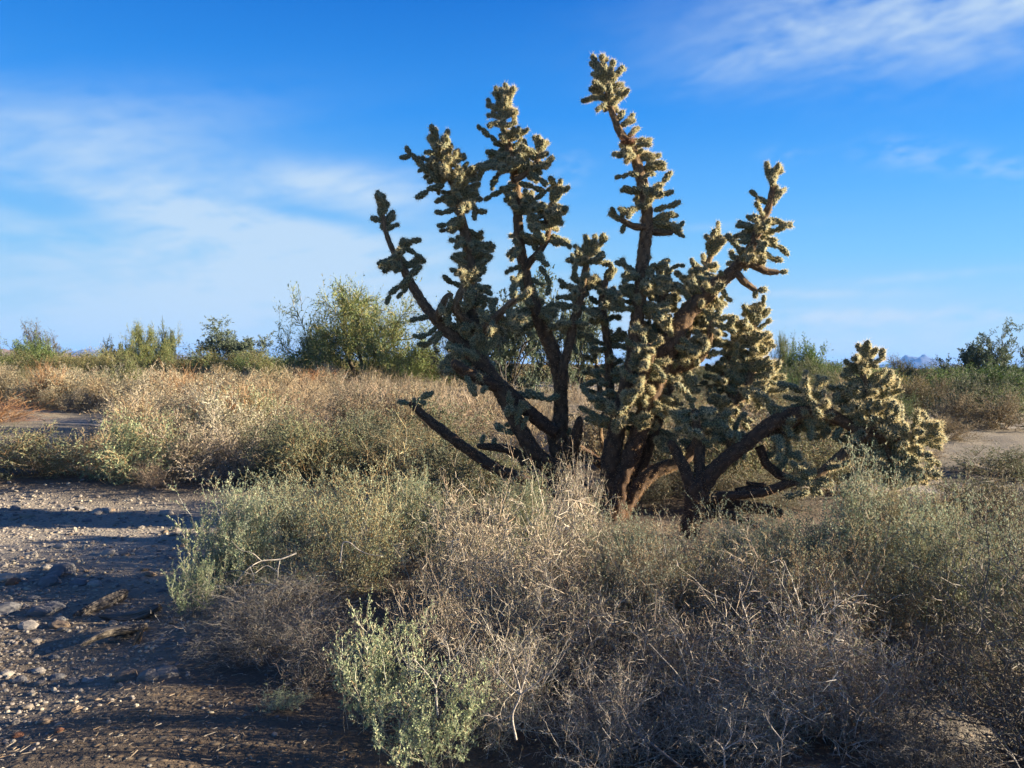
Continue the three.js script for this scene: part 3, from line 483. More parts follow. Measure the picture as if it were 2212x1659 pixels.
const mainLimbs = [
  // low arm to the far left, with its bud tip and a stub
  { pts: [[1300, 1115, 0, 24], [1252, 1090, -0.05, 21], [1193, 1056, -0.1, 17], [1138, 1037, -0.15, 16], [1083, 1019, -0.15, 15], [1012, 972, -0.15, 13], [945, 922, -0.15, 12], [896, 880, -0.15, 10], [884, 868, -0.15, 8]], bark: [0, 0.12], at: [[892, 876, -0.15, 10, 1], [900, 874, -0.15, 35, 2], [884, 872, -0.15, -75, 1], [896, 878, -0.15, 60, 1]] },
  { pts: [[1160, 1040, -0.05, 15], [1138, 1005, 0.05, 13], [1122, 983, 0.1, 12], [1090, 969, 0.1, 11], [1050, 965, 0.1, 9], [1028, 963, 0.1, 6]], bark: [0, 0.1], at: [[1040, 960, 0.1, 10, 1], [1066, 964, 0.1, 5, 1]] },
  // trunk to the left pair of columns
  { pts: [[1305, 1120, 0.1, 28], [1262, 1070, 0.1, 25], [1208, 1025, 0.05, 23], [1160, 985, 0, 21], [1125, 930, 0, 19], [1100, 880, 0, 18], [1075, 835, 0, 18], [1045, 790, 0, 19], [1020, 755, 0, 18]], bark: [0, 0.2], leafy: [[0.45, 0.75, 10, 2, 0.3], [0.8, 1, 22, 2, 0.3]], at: [[1100, 935, -0.2, 5, 3], [1105, 900, -0.2, -10, 2], [1095, 870, -0.2, 20, 2], [1110, 920, -0.2, 15, 3], [1118, 935, -0.2, 30, 2]] },
  { pts: [[1200, 935, 0.1, 17], [1160, 905, 0.1, 17], [1120, 868, 0.1, 17], [1090, 840, 0.05, 16], [1060, 812, 0, 16]], bark: [0, 0.1] },
  { pts: [[1078, 838, -0.02, 15], [1045, 822, -0.1, 15], [1010, 805, -0.15, 14], [985, 788, -0.2, 13], [974, 780, -0.2, 9]], bark: [0.05, 0.2], at: [[1005, 812, -0.2, 150, 2]] },
  // outer left column
  { pts: [[1040, 788, 0, 18], [1000, 745, 0.05, 17], [955, 703, 0.05, 15], [915, 657, 0.05, 13], [888, 612, 0.05, 11], [868, 575, 0.05, 9], [846, 535, 0.05, 7], [832, 495, 0.05, 6], [826, 460, 0.05, 5]], bark: [0.2, 0.75], leafy: [[0.02, 0.3, 30, 3, -0.1, -0.3], [0.62, 0.86, 50, 2, 0.1, -0.12], [0.86, 1, 12, 1, 0.35], [0.985, 1, 3, 2, 0.5]], at: [[893, 600, 0, -130, 3], [868, 620, 0, -145, 2], [880, 560, 0, 100, 2], [892, 565, 0, 75, 2], [890, 590, 0, 45, 2], [850, 490, 0, 55, 2], [905, 700, -0.1, -100, 3], [915, 730, -0.1, -130, 3], [925, 740, -0.1, -160, 3]] },
  { pts: [[945, 690, 0, 10], [950, 672, -0.05, 9], [958, 655, -0.1, 9], [966, 640, -0.1, 7], [980, 636, -0.1, 5]], bark: [0.4, 0.8] },
  // second column
  { pts: [[1045, 795, 0.1, 19], [1030, 740, 0.1, 18], [1020, 690, 0.1, 17], [1016, 640, 0.1, 16], [1016, 580, 0.1, 15], [1008, 525, 0.1, 13], [996, 470, 0.1, 11], [985, 415, 0.1, 9], [965, 370, 0.1, 8], [950, 325, 0.1, 6]], bark: [0.15, 0.85], leafy: [[0.03, 0.22, 36, 3, 0.05], [0.25, 0.42, 26, 2, 0.15, 0.2], [0.42, 0.58, 34, 2, 0.15, 0.15], [0.6, 0.72, 12, 2, -0.25, -0.3], [0.72, 0.98, 74, 3, 0.05], [0.985, 1, 7, 2, 0.5]], at: [[955, 340, 0.1, -25, 1], [952, 335, 0.1, 25, 1], [950, 340, 0, -5, 1], [965, 375, 0, -50, 2], [960, 360, 0, 50, 2], [1000, 345, 0, 45, 2], [1005, 370, 0, 50, 2], [1012, 400, 0, 75, 2], [1018, 420, 0, 60, 2]] },
  { pts: [[1015, 700, 0, 11], [985, 668, -0.1, 10], [992, 640, -0.12, 10], [1008, 612, -0.1, 8]], bark: [0.5, 0.9], leafy: [[0.3, 1, 8, 2, 0.2]] },
  { pts: [[1040, 720, 0, 11], [1068, 690, -0.15, 10], [1095, 662, -0.2, 8], [1118, 645, -0.25, 7]], bark: [0.3, 0.8], leafy: [[0.2, 1, 26, 2, 0.1, 0.2]] },
  // third column with its hub
  { pts: [[1300, 1120, 0.25, 26], [1262, 1090, 0.25, 24], [1228, 1040, 0.25, 23], [1210, 985, 0.2, 24], [1204, 940, 0.2, 27], [1211, 900, 0.2, 19], [1209, 830, 0.2, 17], [1195, 762, 0.2, 19], [1174, 712, 0.2, 18], [1158, 668, 0.2, 17], [1143, 620, 0.2, 14], [1130, 570, 0.2, 13], [1122, 520, 0.2, 13], [1118, 450, 0.2, 12], [1112, 380, 0.2, 10], [1098, 320, 0.2, 9], [1086, 265, 0.2, 8], [1090, 225, 0.2, 6]], bark: [0, 0.6], leafy: [[0.49, 0.56, 16, 2, 0.05], [0.66, 0.73, 14, 2, -0.1, -0.1], [0.74, 0.86, 62, 3, -0.05], [0.86, 0.985, 46, 2, 0.1], [0.988, 1, 9, 2, 0.6]], at: [[1088, 240, 0.1, -55, 3], [1088, 250, 0.1, -75, 3], [1090, 238, 0.1, 40, 3], [1090, 246, 0.1, 72, 3], [1089, 244, 0, -35, 2], [1089, 244, 0, 55, 2], [1094, 268, 0.1, 70, 2], [1085, 266, 0.1, -75, 2], [1089, 232, 0, -18, 1], [1090, 230, 0, 15, 1], [1090, 240, 0.3, 25, 1], [1235, 945, 0.2, 25, 1], [1180, 690, 0.1, 60, 2], [1190, 700, 0.1, 35, 2], [1120, 575, 0.1, -110, 3], [1115, 590, 0.1, -150, 2], [1105, 580, 0.1, 180, 3], [1180, 590, 0.1, 120, 2], [1185, 600, 0.1, 170, 2]] },
  { pts: [[1228, 985, 0.15, 16], [1242, 950, 0.05, 15], [1250, 915, 0, 11], [1253, 898, 0, 7]], bark: [0, 0.15] },
  // arm beside the third column
  { pts: [[1128, 590, 0.2, 10], [1150, 560, 0.15, 9], [1172, 535, 0.1, 8], [1185, 500, 0.1, 7], [1180, 460, 0.1, 6], [1195, 435, 0.1, 5]], bark: [0.3, 0.5], leafy: [[0.15, 1, 52, 2, 0.05, 0.1], [0.97, 1, 4, 2, 0.5]] },
  { pts: [[1112, 390, 0.1, 8], [1140, 372, 0.1, 7], [1160, 350, 0.1, 6], [1166, 325, 0.1, 5]], bark: [0.4, 0.5], leafy: [[0.2, 1, 26, 2, 0.05, 0.15], [0.96, 1, 4, 1, 0.6]] },
  // inner fork from the third column up to the middle tuft
  { pts: [[1215, 840, 0.15, 14], [1218, 790, 0.1, 12], [1232, 735, 0.1, 11], [1240, 690, 0.1, 10], [1255, 640, 0.1, 9], [1262, 595, 0.1, 8], [1270, 550, 0.1, 7]], bark: [0.1, 0.8], leafy: [[0.35, 0.65, 34, 2, -0.2, 0.1], [0.65, 1, 46, 2, 0.2], [0.97, 1, 5, 2, 0.6]], at: [[1245, 545, 0, -50, 2], [1235, 560, 0, -75, 2], [1300, 545, 0, 10, 2], [1308, 530, 0, 0, 1], [1300, 555, 0, 40, 2]] },
  // tall central trunk
  { pts: [[1318, 1150, -0.05, 34], [1318, 1050, -0.05, 26], [1328, 945, -0.05, 23], [1352, 850, -0.05, 20], [1366, 780, -0.05, 18], [1375, 700, -0.05, 17], [1383, 640, -0.05, 16], [1388, 570, -0.05, 16], [1398, 470, -0.05, 15], [1390, 408, -0.05, 14], [1378, 362, -0.05, 13], [1366, 322, -0.05, 12], [1342, 290, -0.05, 10], [1326, 252, -0.05, 8], [1313, 212, -0.05, 7], [1311, 182, -0.05, 6], [1306, 166, -0.05, 5]], bark: [0, 0.75], leafy: [[0.22, 0.36, 56, 3, 0.1], [0.36, 0.52, 56, 3, 0.15], [0.52, 0.57, 10, 2, 0.1, 0.2], [0.59, 0.70, 15, 2, 0.15, 0.85], [0.7, 0.79, 9, 2, 0.15, 0.8], [0.81, 0.9, 46, 2, -0.1, 0], [0.9, 0.985, 42, 2, 0, -0.15], [0.988, 1, 7, 1, 0.5]], at: [[1308, 172, -0.05, -40, 2], [1310, 185, -0.05, -72, 2], [1310, 175, -0.1, -55, 2], [1312, 180, -0.1, 50, 3], [1312, 190, -0.05, -85, 2], [1310, 150, -0.05, 35, 2], [1313, 166, -0.05, 62, 2], [1313, 190, -0.05, 72, 2], [1313, 215, -0.05, -80, 2], [1306, 168, -0.1, -5, 1], [1308, 168, -0.1, 22, 1], [1318, 225, -0.1, 55, 2], [1375, 415, -0.1, -80, 2], [1385, 255, -0.05, 60, 2], [1375, 280, -0.05, 50, 2], [1380, 310, -0.05, 75, 2], [1390, 240, -0.05, 20, 1], [1370, 300, -0.05, 85, 3], [1385, 340, -0.05, 100, 2], [1395, 360, -0.05, 90, 2]] },
  { pts: [[1392, 492, -0.08, 10], [1366, 488, -0.1, 8], [1345, 476, -0.1, 7], [1336, 470, -0.1, 5]], bark: [0.3, 0.5], at: [[1340, 478, -0.1, -45, 2], [1342, 474, -0.1, 15, 1], [1350, 484, -0.1, 205, 1]] },
  { pts: [[1402, 500, -0.05, 9], [1430, 502, -0.05, 9], [1456, 502, -0.05, 7]], bark: [0.3, 0.5], at: [[1455, 500, -0.05, 110, 1], [1456, 500, -0.05, 50, 1], [1430, 465, -0.05, 70, 3], [1415, 430, -0.05, 60, 2]] },
  // tufts filling the middle
  { pts: [[1335, 930, 0.2, 13], [1318, 850, 0.25, 12], [1316, 780, 0.25, 11], [1308, 710, 0.25, 10], [1300, 650, 0.2, 9], [1310, 600, 0.2, 8]], bark: [0.1, 0.8], leafy: [[0.3, 1, 62, 2, 0.1]] },
  { pts: [[1365, 870, 0.1, 13], [1400, 800, 0.2, 12], [1415, 730, 0.25, 11], [1425, 660, 0.25, 10], [1440, 600, 0.25, 8]], bark: [0.1, 0.85], leafy: [[0.1, 1, 88, 3, 0.1]] },
  { pts: [[1372, 850, -0.1, 12], [1392, 810, -0.25, 11], [1405, 770, -0.3, 9], [1400, 740, -0.3, 7]], bark: [0.1, 0.5], leafy: [[0.2, 1, 56, 2, 0.05]] },
  { pts: [[1400, 880, 0.2, 12], [1450, 800, 0.3, 11], [1485, 720, 0.35, 10], [1500, 640, 0.35, 9], [1525, 580, 0.3, 8], [1538, 545, 0.3, 7]], bark: [0.1, 0.9], leafy: [[0.15, 1, 96, 3, 0.1], [0.97, 1, 6, 2, 0.5]] },
  { pts: [[1430, 800, -0.05, 11], [1490, 790, -0.05, 11], [1525, 755, -0.1, 10], [1535, 715, -0.1, 8], [1540, 690, -0.1, 6]], bark: [0.1, 0.6], leafy: [[0.1, 1, 50, 2, 0.05]], at: [[1545, 690, -0.1, 30, 1], [1535, 690, -0.1, 0, 1], [1550, 700, -0.1, 60, 2]] },
  // heavy arm rising to the right column
  { pts: [[1325, 1120, -0.1, 30], [1345, 1035, -0.1, 23], [1378, 940, -0.1, 21], [1412, 840, -0.1, 22], [1447, 742, -0.1, 23], [1480, 684, -0.1, 22], [1512, 648, -0.1, 20], [1561, 604, -0.1, 17], [1592, 576, -0.1, 14], [1625, 530, -0.1, 12], [1642, 485, -0.1, 10], [1660, 450, -0.1, 9], [1668, 410, -0.1, 7], [1668, 385, -0.1, 5]], bark: [0, 0.45], leafy: [[0.3, 0.52, 44, 2, 0.05, 0.1], [0.56, 0.7, 22, 2, 0.2, -0.2], [0.76, 0.98, 72, 2, 0.05], [0.985, 1, 4, 1, 0.5]], at: [[1660, 380, -0.1, -10, 2], [1672, 385, -0.1, 25, 2], [1690, 390, -0.1, 20, 1], [1695, 440, -0.1, 40, 2], [1705, 455, -0.1, 20, 2]] },
  { pts: [[1600, 568, -0.1, 10], [1628, 572, -0.15, 10], [1655, 586, -0.15, 8], [1685, 588, -0.15, 6]], bark: [0.35, 0.5], at: [[1684, 588, -0.15, 85, 1]] },
  { pts: [[1585, 582, -0.1, 9], [1605, 605, -0.15, 9], [1625, 622, -0.15, 7], [1636, 628, -0.15, 5]], bark: [0.35, 0.5], at: [[1632, 626, -0.15, 180, 1], [1636, 628, -0.15, 80, 1]] },
  // stems rising from the base to the right
  { pts: [[1335, 1120, -0.05, 22], [1378, 1050, -0.1, 19], [1412, 1020, -0.1, 16], [1477, 990, -0.05, 15], [1518, 942, 0, 14], [1570, 890, 0, 14], [1605, 850, 0.05, 13], [1625, 795, 0.1, 11], [1628, 735, 0.1, 9], [1630, 690, 0.1, 7]], bark: [0, 0.8], leafy: [[0.35, 0.6, 34, 2, -0.1, 0], [0.58, 0.8, 80, 3, 0.1], [0.8, 1, 56, 2, 0.2], [0.98, 1, 7, 1, 0.6]], at: [[1605, 690, 0.1, -55, 2], [1650, 690, 0.1, 60, 2], [1655, 715, 0.1, 50, 2], [1650, 740, 0.1, 65, 2]] },
  { pts: [[1345, 1110, 0.05, 17], [1378, 1030, 0.05, 15], [1405, 955, 0.05, 13], [1425, 900, 0.05, 12], [1440, 850, 0.1, 11], [1480, 790, 0.15, 10]], bark: [0, 0.4], leafy: [[0.45, 1, 60, 2, -0.05, 0.15]] },
  { pts: [[1590, 870, 0.1, 11], [1565, 820, 0.15, 10], [1575, 770, 0.2, 9], [1590, 730, 0.2, 8]], bark: [0.2, 0.9], leafy: [[0.1, 1, 60, 2, 0.15]] },
  { pts: [[1310, 1010, 0.3, 12], [1275, 985, 0.3, 11], [1230, 955, 0.3, 10]], bark: [0, 0.1] },
  { pts: [[1410, 1015, 0.1, 12], [1360, 1005, 0.15, 12], [1300, 1000, 0.2, 11], [1240, 985, 0.2, 10]], bark: [0, 0.1] },
  // slim pads in the gap between the trunks
  { pts: [[1320, 905, 0.5, 7], [1303, 880, 0.5, 7], [1296, 840, 0.5, 7], [1292, 800, 0.5, 6], [1286, 785, 0.5, 5]], bark: [0.3, 0.4], at: [[1293, 850, 0.5, -80, 2], [1295, 850, 0.5, 80, 1], [1292, 815, 0.5, -60, 2], [1300, 870, 0.5, 65, 2], [1300, 780, 0.5, -25, 2], [1280, 770, 0.5, -50, 2]] },
  { pts: [[1330, 1000, 0.4, 6], [1302, 960, 0.4, 6], [1297, 920, 0.4, 5], [1303, 890, 0.4, 5]], bark: [0.6, 0.8], at: [[1295, 915, 0.4, -70, 1], [1300, 915, 0.4, 60, 1]] },
];
const smallLimbs = [
  { pts: [[1478, 1195, 0, 26], [1490, 1145, 0, 24], [1499, 1100, 0, 25], [1505, 1055, 0, 26], [1520, 1030, 0, 22]], bark: [0, 0.05] },
  { pts: [[1503, 1085, 0, 21], [1492, 1045, 0, 17], [1475, 1005, 0.05, 15], [1460, 975, 0.1, 13], [1446, 950, 0.1, 9]], bark: [0, 0.1] },
  { pts: [[1510, 1050, 0, 16], [1511, 1005, 0.05, 14], [1511, 965, 0.1, 13], [1506, 925, 0.1, 11], [1500, 880, 0.1, 9]], bark: [0, 0.3], leafy: [[0.5, 1, 36, 2, 0.05, 0.1]] },
  { pts: [[1508, 1070, 0, 22], [1535, 1025, 0, 20], [1572, 988, 0, 18], [1613, 957, 0, 18], [1671, 912, 0, 18], [1723, 893, 0, 17], [1774, 889, 0, 17], [1819, 909, 0, 16], [1870, 935, 0, 15], [1921, 948, 0, 13], [1958, 948, 0, 10], [1992, 938, 0, 7]], bark: [0, 0.35], leafy: [[0.4, 0.66, 34, 2, 0.55], [0.66, 0.86, 30, 2, 0.5], [0.8, 1, 56, 3, 0.1], [0.985, 1, 4, 2, 0.3, 0.8]], at: [[1975, 935, 0, 60, 2], [2000, 945, 0, 100, 2], [1990, 960, 0, 95, 3], [1965, 985, 0, 100, 3], [1995, 1000, 0, 105, 2]] },
  { pts: [[1866, 938, -0.05, 12], [1815, 985, -0.1, 11], [1780, 1015, -0.15, 10], [1752, 1040, -0.15, 9]], bark: [0.1, 0.5], at: [[1750, 1045, -0.2, -45, 2], [1752, 1040, -0.2, -15, 2], [1748, 1055, -0.2, 70, 2], [1745, 1055, -0.2, 105, 2], [1742, 1060, -0.2, -90, 3], [1745, 1065, -0.2, 140, 1], [1755, 1030, -0.2, 0, 2], [1740, 1070, -0.2, 160, 1]], leafy: [[0.7, 1, 8, 2, 0]] },
  { pts: [[1505, 1082, -0.02, 16], [1545, 1072, -0.05, 11], [1591, 1070, -0.08, 11], [1650, 1063, -0.1, 11], [1700, 1045, -0.12, 10], [1735, 1040, -0.15, 8]], bark: [0, 0.15] },
  { pts: [[1503, 1092, 0.05, 19], [1545, 1090, 0.1, 16], [1594, 1093, 0.1, 15], [1645, 1099, 0.1, 14], [1695, 1112, 0.1, 11]], bark: [0, 0.05] },
  { pts: [[1500, 1110, 0, 16], [1560, 1110, -0.02, 11], [1600, 1120, -0.05, 10], [1640, 1140, -0.05, 8]], bark: [0, 0.05] },
  { pts: [[1640, 965, 0.05, 12], [1655, 1000, 0.05, 11], [1682, 1025, 0.05, 11], [1715, 1040, 0.05, 9]], bark: [0, 0.1] },
  { pts: [[1590, 1062, 0.1, 9], [1620, 1055, 0.12, 9], [1655, 1053, 0.12, 8], [1610, 1042, 0.12, 4]], bark: [0, 0.1] },
  { pts: [[1655, 935, 0.1, 13], [1710, 915, 0.12, 12], [1755, 902, 0.15, 10], [1790, 905, 0.2, 7]], bark: [0.1, 0.5], leafy: [[0.1, 1, 22, 2, -0.3], [0.2, 0.9, 14, 2, 0.6]] },
  { pts: [[1880, 942, 0.02, 11], [1884, 900, 0.05, 10], [1878, 860, 0.08, 9], [1868, 825, 0.1, 8], [1862, 795, 0.1, 6], [1868, 780, 0.1, 5]], bark: [0.3, 0.8], leafy: [[0.05, 0.6, 62, 3, 0.1], [0.5, 0.95, 28, 2, 0.25], [0.97, 1, 7, 1, 0.6]], at: [[1840, 810, 0.1, -60, 1], [1845, 795, 0.1, -75, 2], [1820, 840, 0, -50, 2], [1815, 850, 0, -70, 3], [1890, 830, 0, 50, 2], [1898, 870, 0, 50, 2], [1800, 830, 0, -10, 1]] },
  { pts: [[1872, 942, 0, 10], [1873, 980, 0, 9], [1870, 1010, 0, 8], [1868, 1035, 0, 6]], bark: [0.2, 0.3], leafy: [[0.1, 1, 26, 2, -0.5]] },
  { pts: [[1905, 950, 0, 10], [1920, 985, 0, 9], [1945, 1010, 0, 8], [1960, 1040, 0, 6]], bark: [0.2, 0.4], leafy: [[0.1, 1, 44, 2, -0.3, 0.3]] },
  { pts: [[1745, 890, 0.05, 9], [1742, 862, 0.05, 8], [1738, 840, 0.05, 6]], bark: [0.4, 0.8], leafy: [[0.1, 1, 22, 2, 0.25]], at: [[1720, 850, 0, -70, 2], [1755, 855, 0, 60, 2]] },
  { pts: [[1690, 925, 0.05, 9], [1690, 960, 0.05, 8], [1695, 985, 0.05, 6]], bark: [0.2, 0.5], leafy: [[0.1, 1, 22, 2, -0.4]] },
  { pts: [[1600, 985, 0.1, 9], [1575, 960, 0.15, 8], [1590, 930, 0.15, 7]], bark: [0.2, 0.5], leafy: [[0.1, 1, 26, 2, -0.2]] },
];
const mainChains = [
  [[910, 572, 0], [888, 598, 0], [862, 617, 0], [843, 637, 0], [832, 656, 0]], [[915, 560, 0], [898, 548, 0], [878, 535, 0]],
  [[1380, 378, -0.1], [1358, 376, -0.1], [1343, 381, -0.1], [1328, 382, -0.1]], [[1385, 412, -0.1], [1366, 408, -0.1], [1346, 407, -0.1]],
  [[1410, 405, -0.1], [1432, 395, -0.1], [1448, 370, -0.1]], [[1400, 425, -0.1], [1430, 420, -0.1], [1455, 416, -0.1]], [[1395, 358, -0.1], [1412, 352, -0.1], [1438, 352, -0.1]],
  [[1412, 455, -0.1], [1440, 448, -0.1], [1470, 438, -0.1]], [[1415, 470, -0.1], [1445, 468, -0.1], [1464, 462, -0.1]],
  [[948, 392, 0], [926, 374, 0], [905, 352, 0]], [[905, 350, 0], [888, 335, 0], [875, 318, 0]], [[888, 336, 0], [865, 344, 0]], [[1092, 318, 0.2], [1075, 308, 0.2], [1058, 296, 0.2], [1040, 280, 0.2], [1030, 272, 0.2]], [[1115, 400, 0.1], [1085, 412, 0.1], [1062, 425, 0.1], [1045, 430, 0.1]], [[1120, 395, 0.1], [1150, 405, 0.1], [1180, 412, 0.1], [1200, 402, 0.1]], [[1100, 330, 0.1], [1075, 345, 0.1], [1060, 365, 0.1]], [[960, 400, 0], [925, 412, 0], [900, 430, 0]], [[985, 450, 0], [960, 462, 0], [940, 455, 0]], [[990, 470, 0], [965, 485, 0], [945, 490, 0]], [[1640, 490, -0.1], [1610, 490, -0.1], [1590, 485, -0.1]], [[1632, 520, -0.1], [1600, 520, -0.1], [1580, 528, -0.1]], [[1650, 520, -0.1], [1680, 530, -0.1], [1705, 548, -0.1]], [[1645, 540, -0.1], [1665, 560, -0.1], [1690, 560, -0.1]], [[1660, 440, -0.1], [1635, 425, -0.1], [1622, 410, -0.1]],
  [[1130, 700, 0.1], [1160, 590, 0.1]].slice(0, 0), [[1165, 575, 0.1], [1180, 592, 0.1], [1186, 615, 0.1], [1184, 638, 0.1]],
  [[1060, 850, 0.1], [1030, 852, 0.1]].slice(0, 0), [[1175, 850, 0.3], [1150, 858, 0.3], [1118, 852, 0.3]], [[1010, 830, -0.1], [1030, 853, -0.1]],
  [[1210, 855, 0.1], [1180, 862, 0.1], [1135, 848, 0.1]],
];
const smallChains = [
  [[1860, 940, 0.05], [1845, 960, 0.05], [1838, 985, 0.05]], [[1885, 945, -0.05], [1890, 970, -0.05], [1888, 1000, -0.05], [1895, 1028, -0.05]], [[1850, 950, 0.1], [1848, 985, 0.1], [1855, 1015, 0.1]],
  [[1925, 955, -0.05], [1950, 975, -0.05], [1970, 1000, -0.05], [1985, 1020, -0.05]], [[1930, 950, 0.05], [1960, 965, 0.05], [1985, 975, 0.05], [2010, 985, 0.05]], [[1905, 960, 0], [1912, 990, 0], [1925, 1020, 0], [1930, 1042, 0]],
  [[1780, 890, 0], [1800, 870, 0], [1815, 850, 0]], [[1690, 905, 0], [1680, 880, 0], [1660, 872, 0]], [[1890, 915, 0.05], [1915, 900, 0.05], [1925, 880, 0.05]], [[1900, 940, 0], [1930, 920, 0], [1945, 905, 0]],
  [[1960, 948, 0], [1990, 935, 0], [2005, 925, 0]], [[1965, 952, 0], [1995, 955, 0], [2015, 960, 0], [2035, 966, 0]], [[1960, 985, 0], [1995, 990, 0], [2020, 995, 0], [2032, 1005, 0]],
  [[1905, 1000, 0], [1935, 1020, 0], [1960, 1035, 0], [1985, 1045, 0]], [[1750, 1030, -0.2], [1730, 1015, -0.2], [1718, 1008, -0.2]], [[1748, 1062, -0.2], [1720, 1070, -0.2], [1695, 1075, -0.2]],
  [[1590, 930, 0], [1600, 965, 0], [1610, 990, 0]], [[1700, 960, 0.05], [1700, 985, 0.05], [1690, 1010, 0.05]], [[1830, 830, 0.1], [1808, 845, 0.1], [1790, 832, 0.1]],
];
const mb = gnd(1320, 1142), sb = gnd(1482, 1192);
const mainDepth = 7.95, smallDepth = 7.05;
const nMain = cholla('cholla', 'tall branching cholla cactus with five columns rising above the horizon', onGround(mb), mainDepth, mainLimbs, mainChains, 501, 0.85);
const nSmall = cholla('cholla', 'smaller cholla cactus with a thick dark trunk and drooping golden arms', onGround(sb), smallDepth, smallLimbs, smallChains, 502, 0.72);

// a nest of reddish twigs in the fork of the tall column
{
  const r = rng(88), b = new MB(), c = at(1356, 300, mainDepth - 0.2), g = new THREE.Group(); g.name = 'bird_nest'; g.position.copy(c); scene.add(g);
  tag(g, 'reddish brown twig nest wedged in the tallest cactus column', 'nest');
  for (let k = 0; k < 300; k++) { const f = r() * 6.28, e = Math.pow(r(), 0.6), R = 0.025 + 0.05 * e * (0.7 + 0.5 * r()), y = -0.035 + 0.06 * e * r(), a = V(R * Math.cos(f), y, R * Math.sin(f)), w = 0.5 + r(); const p = V(R * Math.cos(f + w), y + 0.03 * (r() - 0.5), R * Math.sin(f + w)), m = a.clone().add(p).multiplyScalar(0.56); b.prism(a, m, 0.0014, 0.0014, tint([0.22, 0.10, 0.05], 0.4 + 1.2 * r())); b.prism(m, p, 0.0014, 0.0008, tint([0.22, 0.10, 0.05], 0.4 + 1.2 * r())); }
  mesh('nest_twigs', b.geo(), woodMat(), g).userData.kind = 'stuff';
}

// ------------------------------------------------------------------ brush of the middle distance
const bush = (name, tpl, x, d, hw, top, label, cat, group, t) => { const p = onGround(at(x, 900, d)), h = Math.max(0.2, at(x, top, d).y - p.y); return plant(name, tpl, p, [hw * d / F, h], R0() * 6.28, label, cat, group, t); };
bush('saltbush', T.sage[0], 300, 9.9, 125, 925, 'rounded sage green bush at the far edge of the gravel', 'saltbush', undefined, [1.45, 1.55, 1.4]);
bush('dry_brush', T.straw[2], 445, 9.9, 120, 935, 'pinkish straw brush next to the rounded sage green bush', 'brush', undefined, [1.2, 1.12, 1.05]);
bush('saltbush', T.sage[1], 60, 10.1, 130, 945, 'grey green bush at the far gravel edge, cut by the frame', 'saltbush', undefined, [1.05, 1, 0.85]);
bush('dry_brush', T.straw[0], 180, 10.4, 80, 955, 'low straw bush squeezed between two sage bushes behind the gravel', 'brush', undefined, [1, 0.95, 0.85]);
bush('dry_brush', T.stalk[0], 330, 9.35, 45, 1045, 'small tuft of dry twigs in front of the sage green bush', 'brush', undefined, [0.9, 0.85, 0.85]);
bush('dead_brush', T.stalk[0], 620, 12.4, 110, 925, 'dark grey heap of fallen stalks below the rusty grass', 'brush', undefined, [0.42, 0.42, 0.46]);
bush('rusty_grass', T.stalk[1], 590, 16.5, 150, 845, 'wide clump of orange tan stalks behind the dark stalk heap', 'dry grass', undefined, [0.95, 0.86, 0.7]);
bush('rusty_grass', T.rust[0], 490, 14.0, 90, 868, 'rust coloured clump beside the pinkish straw brush', 'dry grass', undefined, [1, 0.9, 0.8]);
bush('rusty_grass', T.stalk[0], 840, 15.5, 160, 865, 'pale pinkish stalks behind the tip of the lowest cactus arm', 'dry grass', undefined, [1.05, 0.9, 0.8]);
bush('rusty_grass', T.rust[1], 400, 22, 75, 818, 'round rust red bush in the straw field before the palo verde', 'dry bush', undefined, [0.85, 0.78, 0.68]);
bush('rusty_grass', T.rust[0], 105, 23, 45, 806, 'small orange tuft in the straw field below the bright green broom', 'dry bush', undefined, [0.9, 0.8, 0.68]);
bush('rusty_grass', T.rust[1], -20, 17, 110, 870, 'rust red bush cut by the frame beside the bare sand patch', 'dry bush', undefined, [0.75, 0.66, 0.58]);
bush('rusty_grass', T.rust[0], 690, 34, 70, 812, 'orange scrub in the shade at the foot of the palo verde', 'dry bush', undefined, [1, 0.8, 0.6]);
bush('rusty_grass', T.stalk[1], 1010, 17, 140, 870, 'tan stalks seen between the lowest arm and the hub of the main cactus', 'dry grass', undefined, [1, 0.85, 0.72]);
bush('saltbush', T.sage[0], 760, 10.9, 120, 945, 'dark green saltbush in shade behind the curved white twig', 'saltbush', undefined, [0.62, 0.75, 0.68]);  // dark tint holds painted shade besides the leaf green
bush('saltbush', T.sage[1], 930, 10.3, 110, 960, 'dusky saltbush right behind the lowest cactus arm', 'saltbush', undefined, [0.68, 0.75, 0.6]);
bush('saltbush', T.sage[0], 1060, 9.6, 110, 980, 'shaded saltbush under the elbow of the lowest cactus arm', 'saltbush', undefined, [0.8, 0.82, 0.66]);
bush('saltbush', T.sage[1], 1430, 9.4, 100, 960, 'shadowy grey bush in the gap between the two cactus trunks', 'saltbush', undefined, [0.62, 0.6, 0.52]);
bush('saltbush', T.sage[0], 1600, 9.2, 120, 960, 'grey green bush seen under the arching cactus arm', 'saltbush', undefined, [0.95, 0.9, 0.75]);
bush('saltbush', T.sage[1], 1800, 9.6, 120, 975, 'grey bush behind the strut that props the arching cactus arm', 'saltbush', undefined, [0.95, 0.9, 0.75]);
bush('dry_brush', T.straw[1], 1960, 13.2, 80, 1010, 'low pinkish dry bush behind the tip of the arching arm', 'brush', undefined, [0.95, 0.85, 0.75]);
bush('dry_brush', T.straw[0], 2050, 17, 60, 910, 'thin tan bush beside the drooping end of the small cactus', 'brush', undefined, [0.85, 0.78, 0.65]);
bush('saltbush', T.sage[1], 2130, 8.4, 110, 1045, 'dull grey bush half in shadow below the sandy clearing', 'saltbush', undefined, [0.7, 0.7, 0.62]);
bush('saltbush', T.sage[0], 2170, 11.5, 110, 980, 'sparse grey bush casting shade across the sandy clearing', 'saltbush', undefined, [0.8, 0.8, 0.68]);
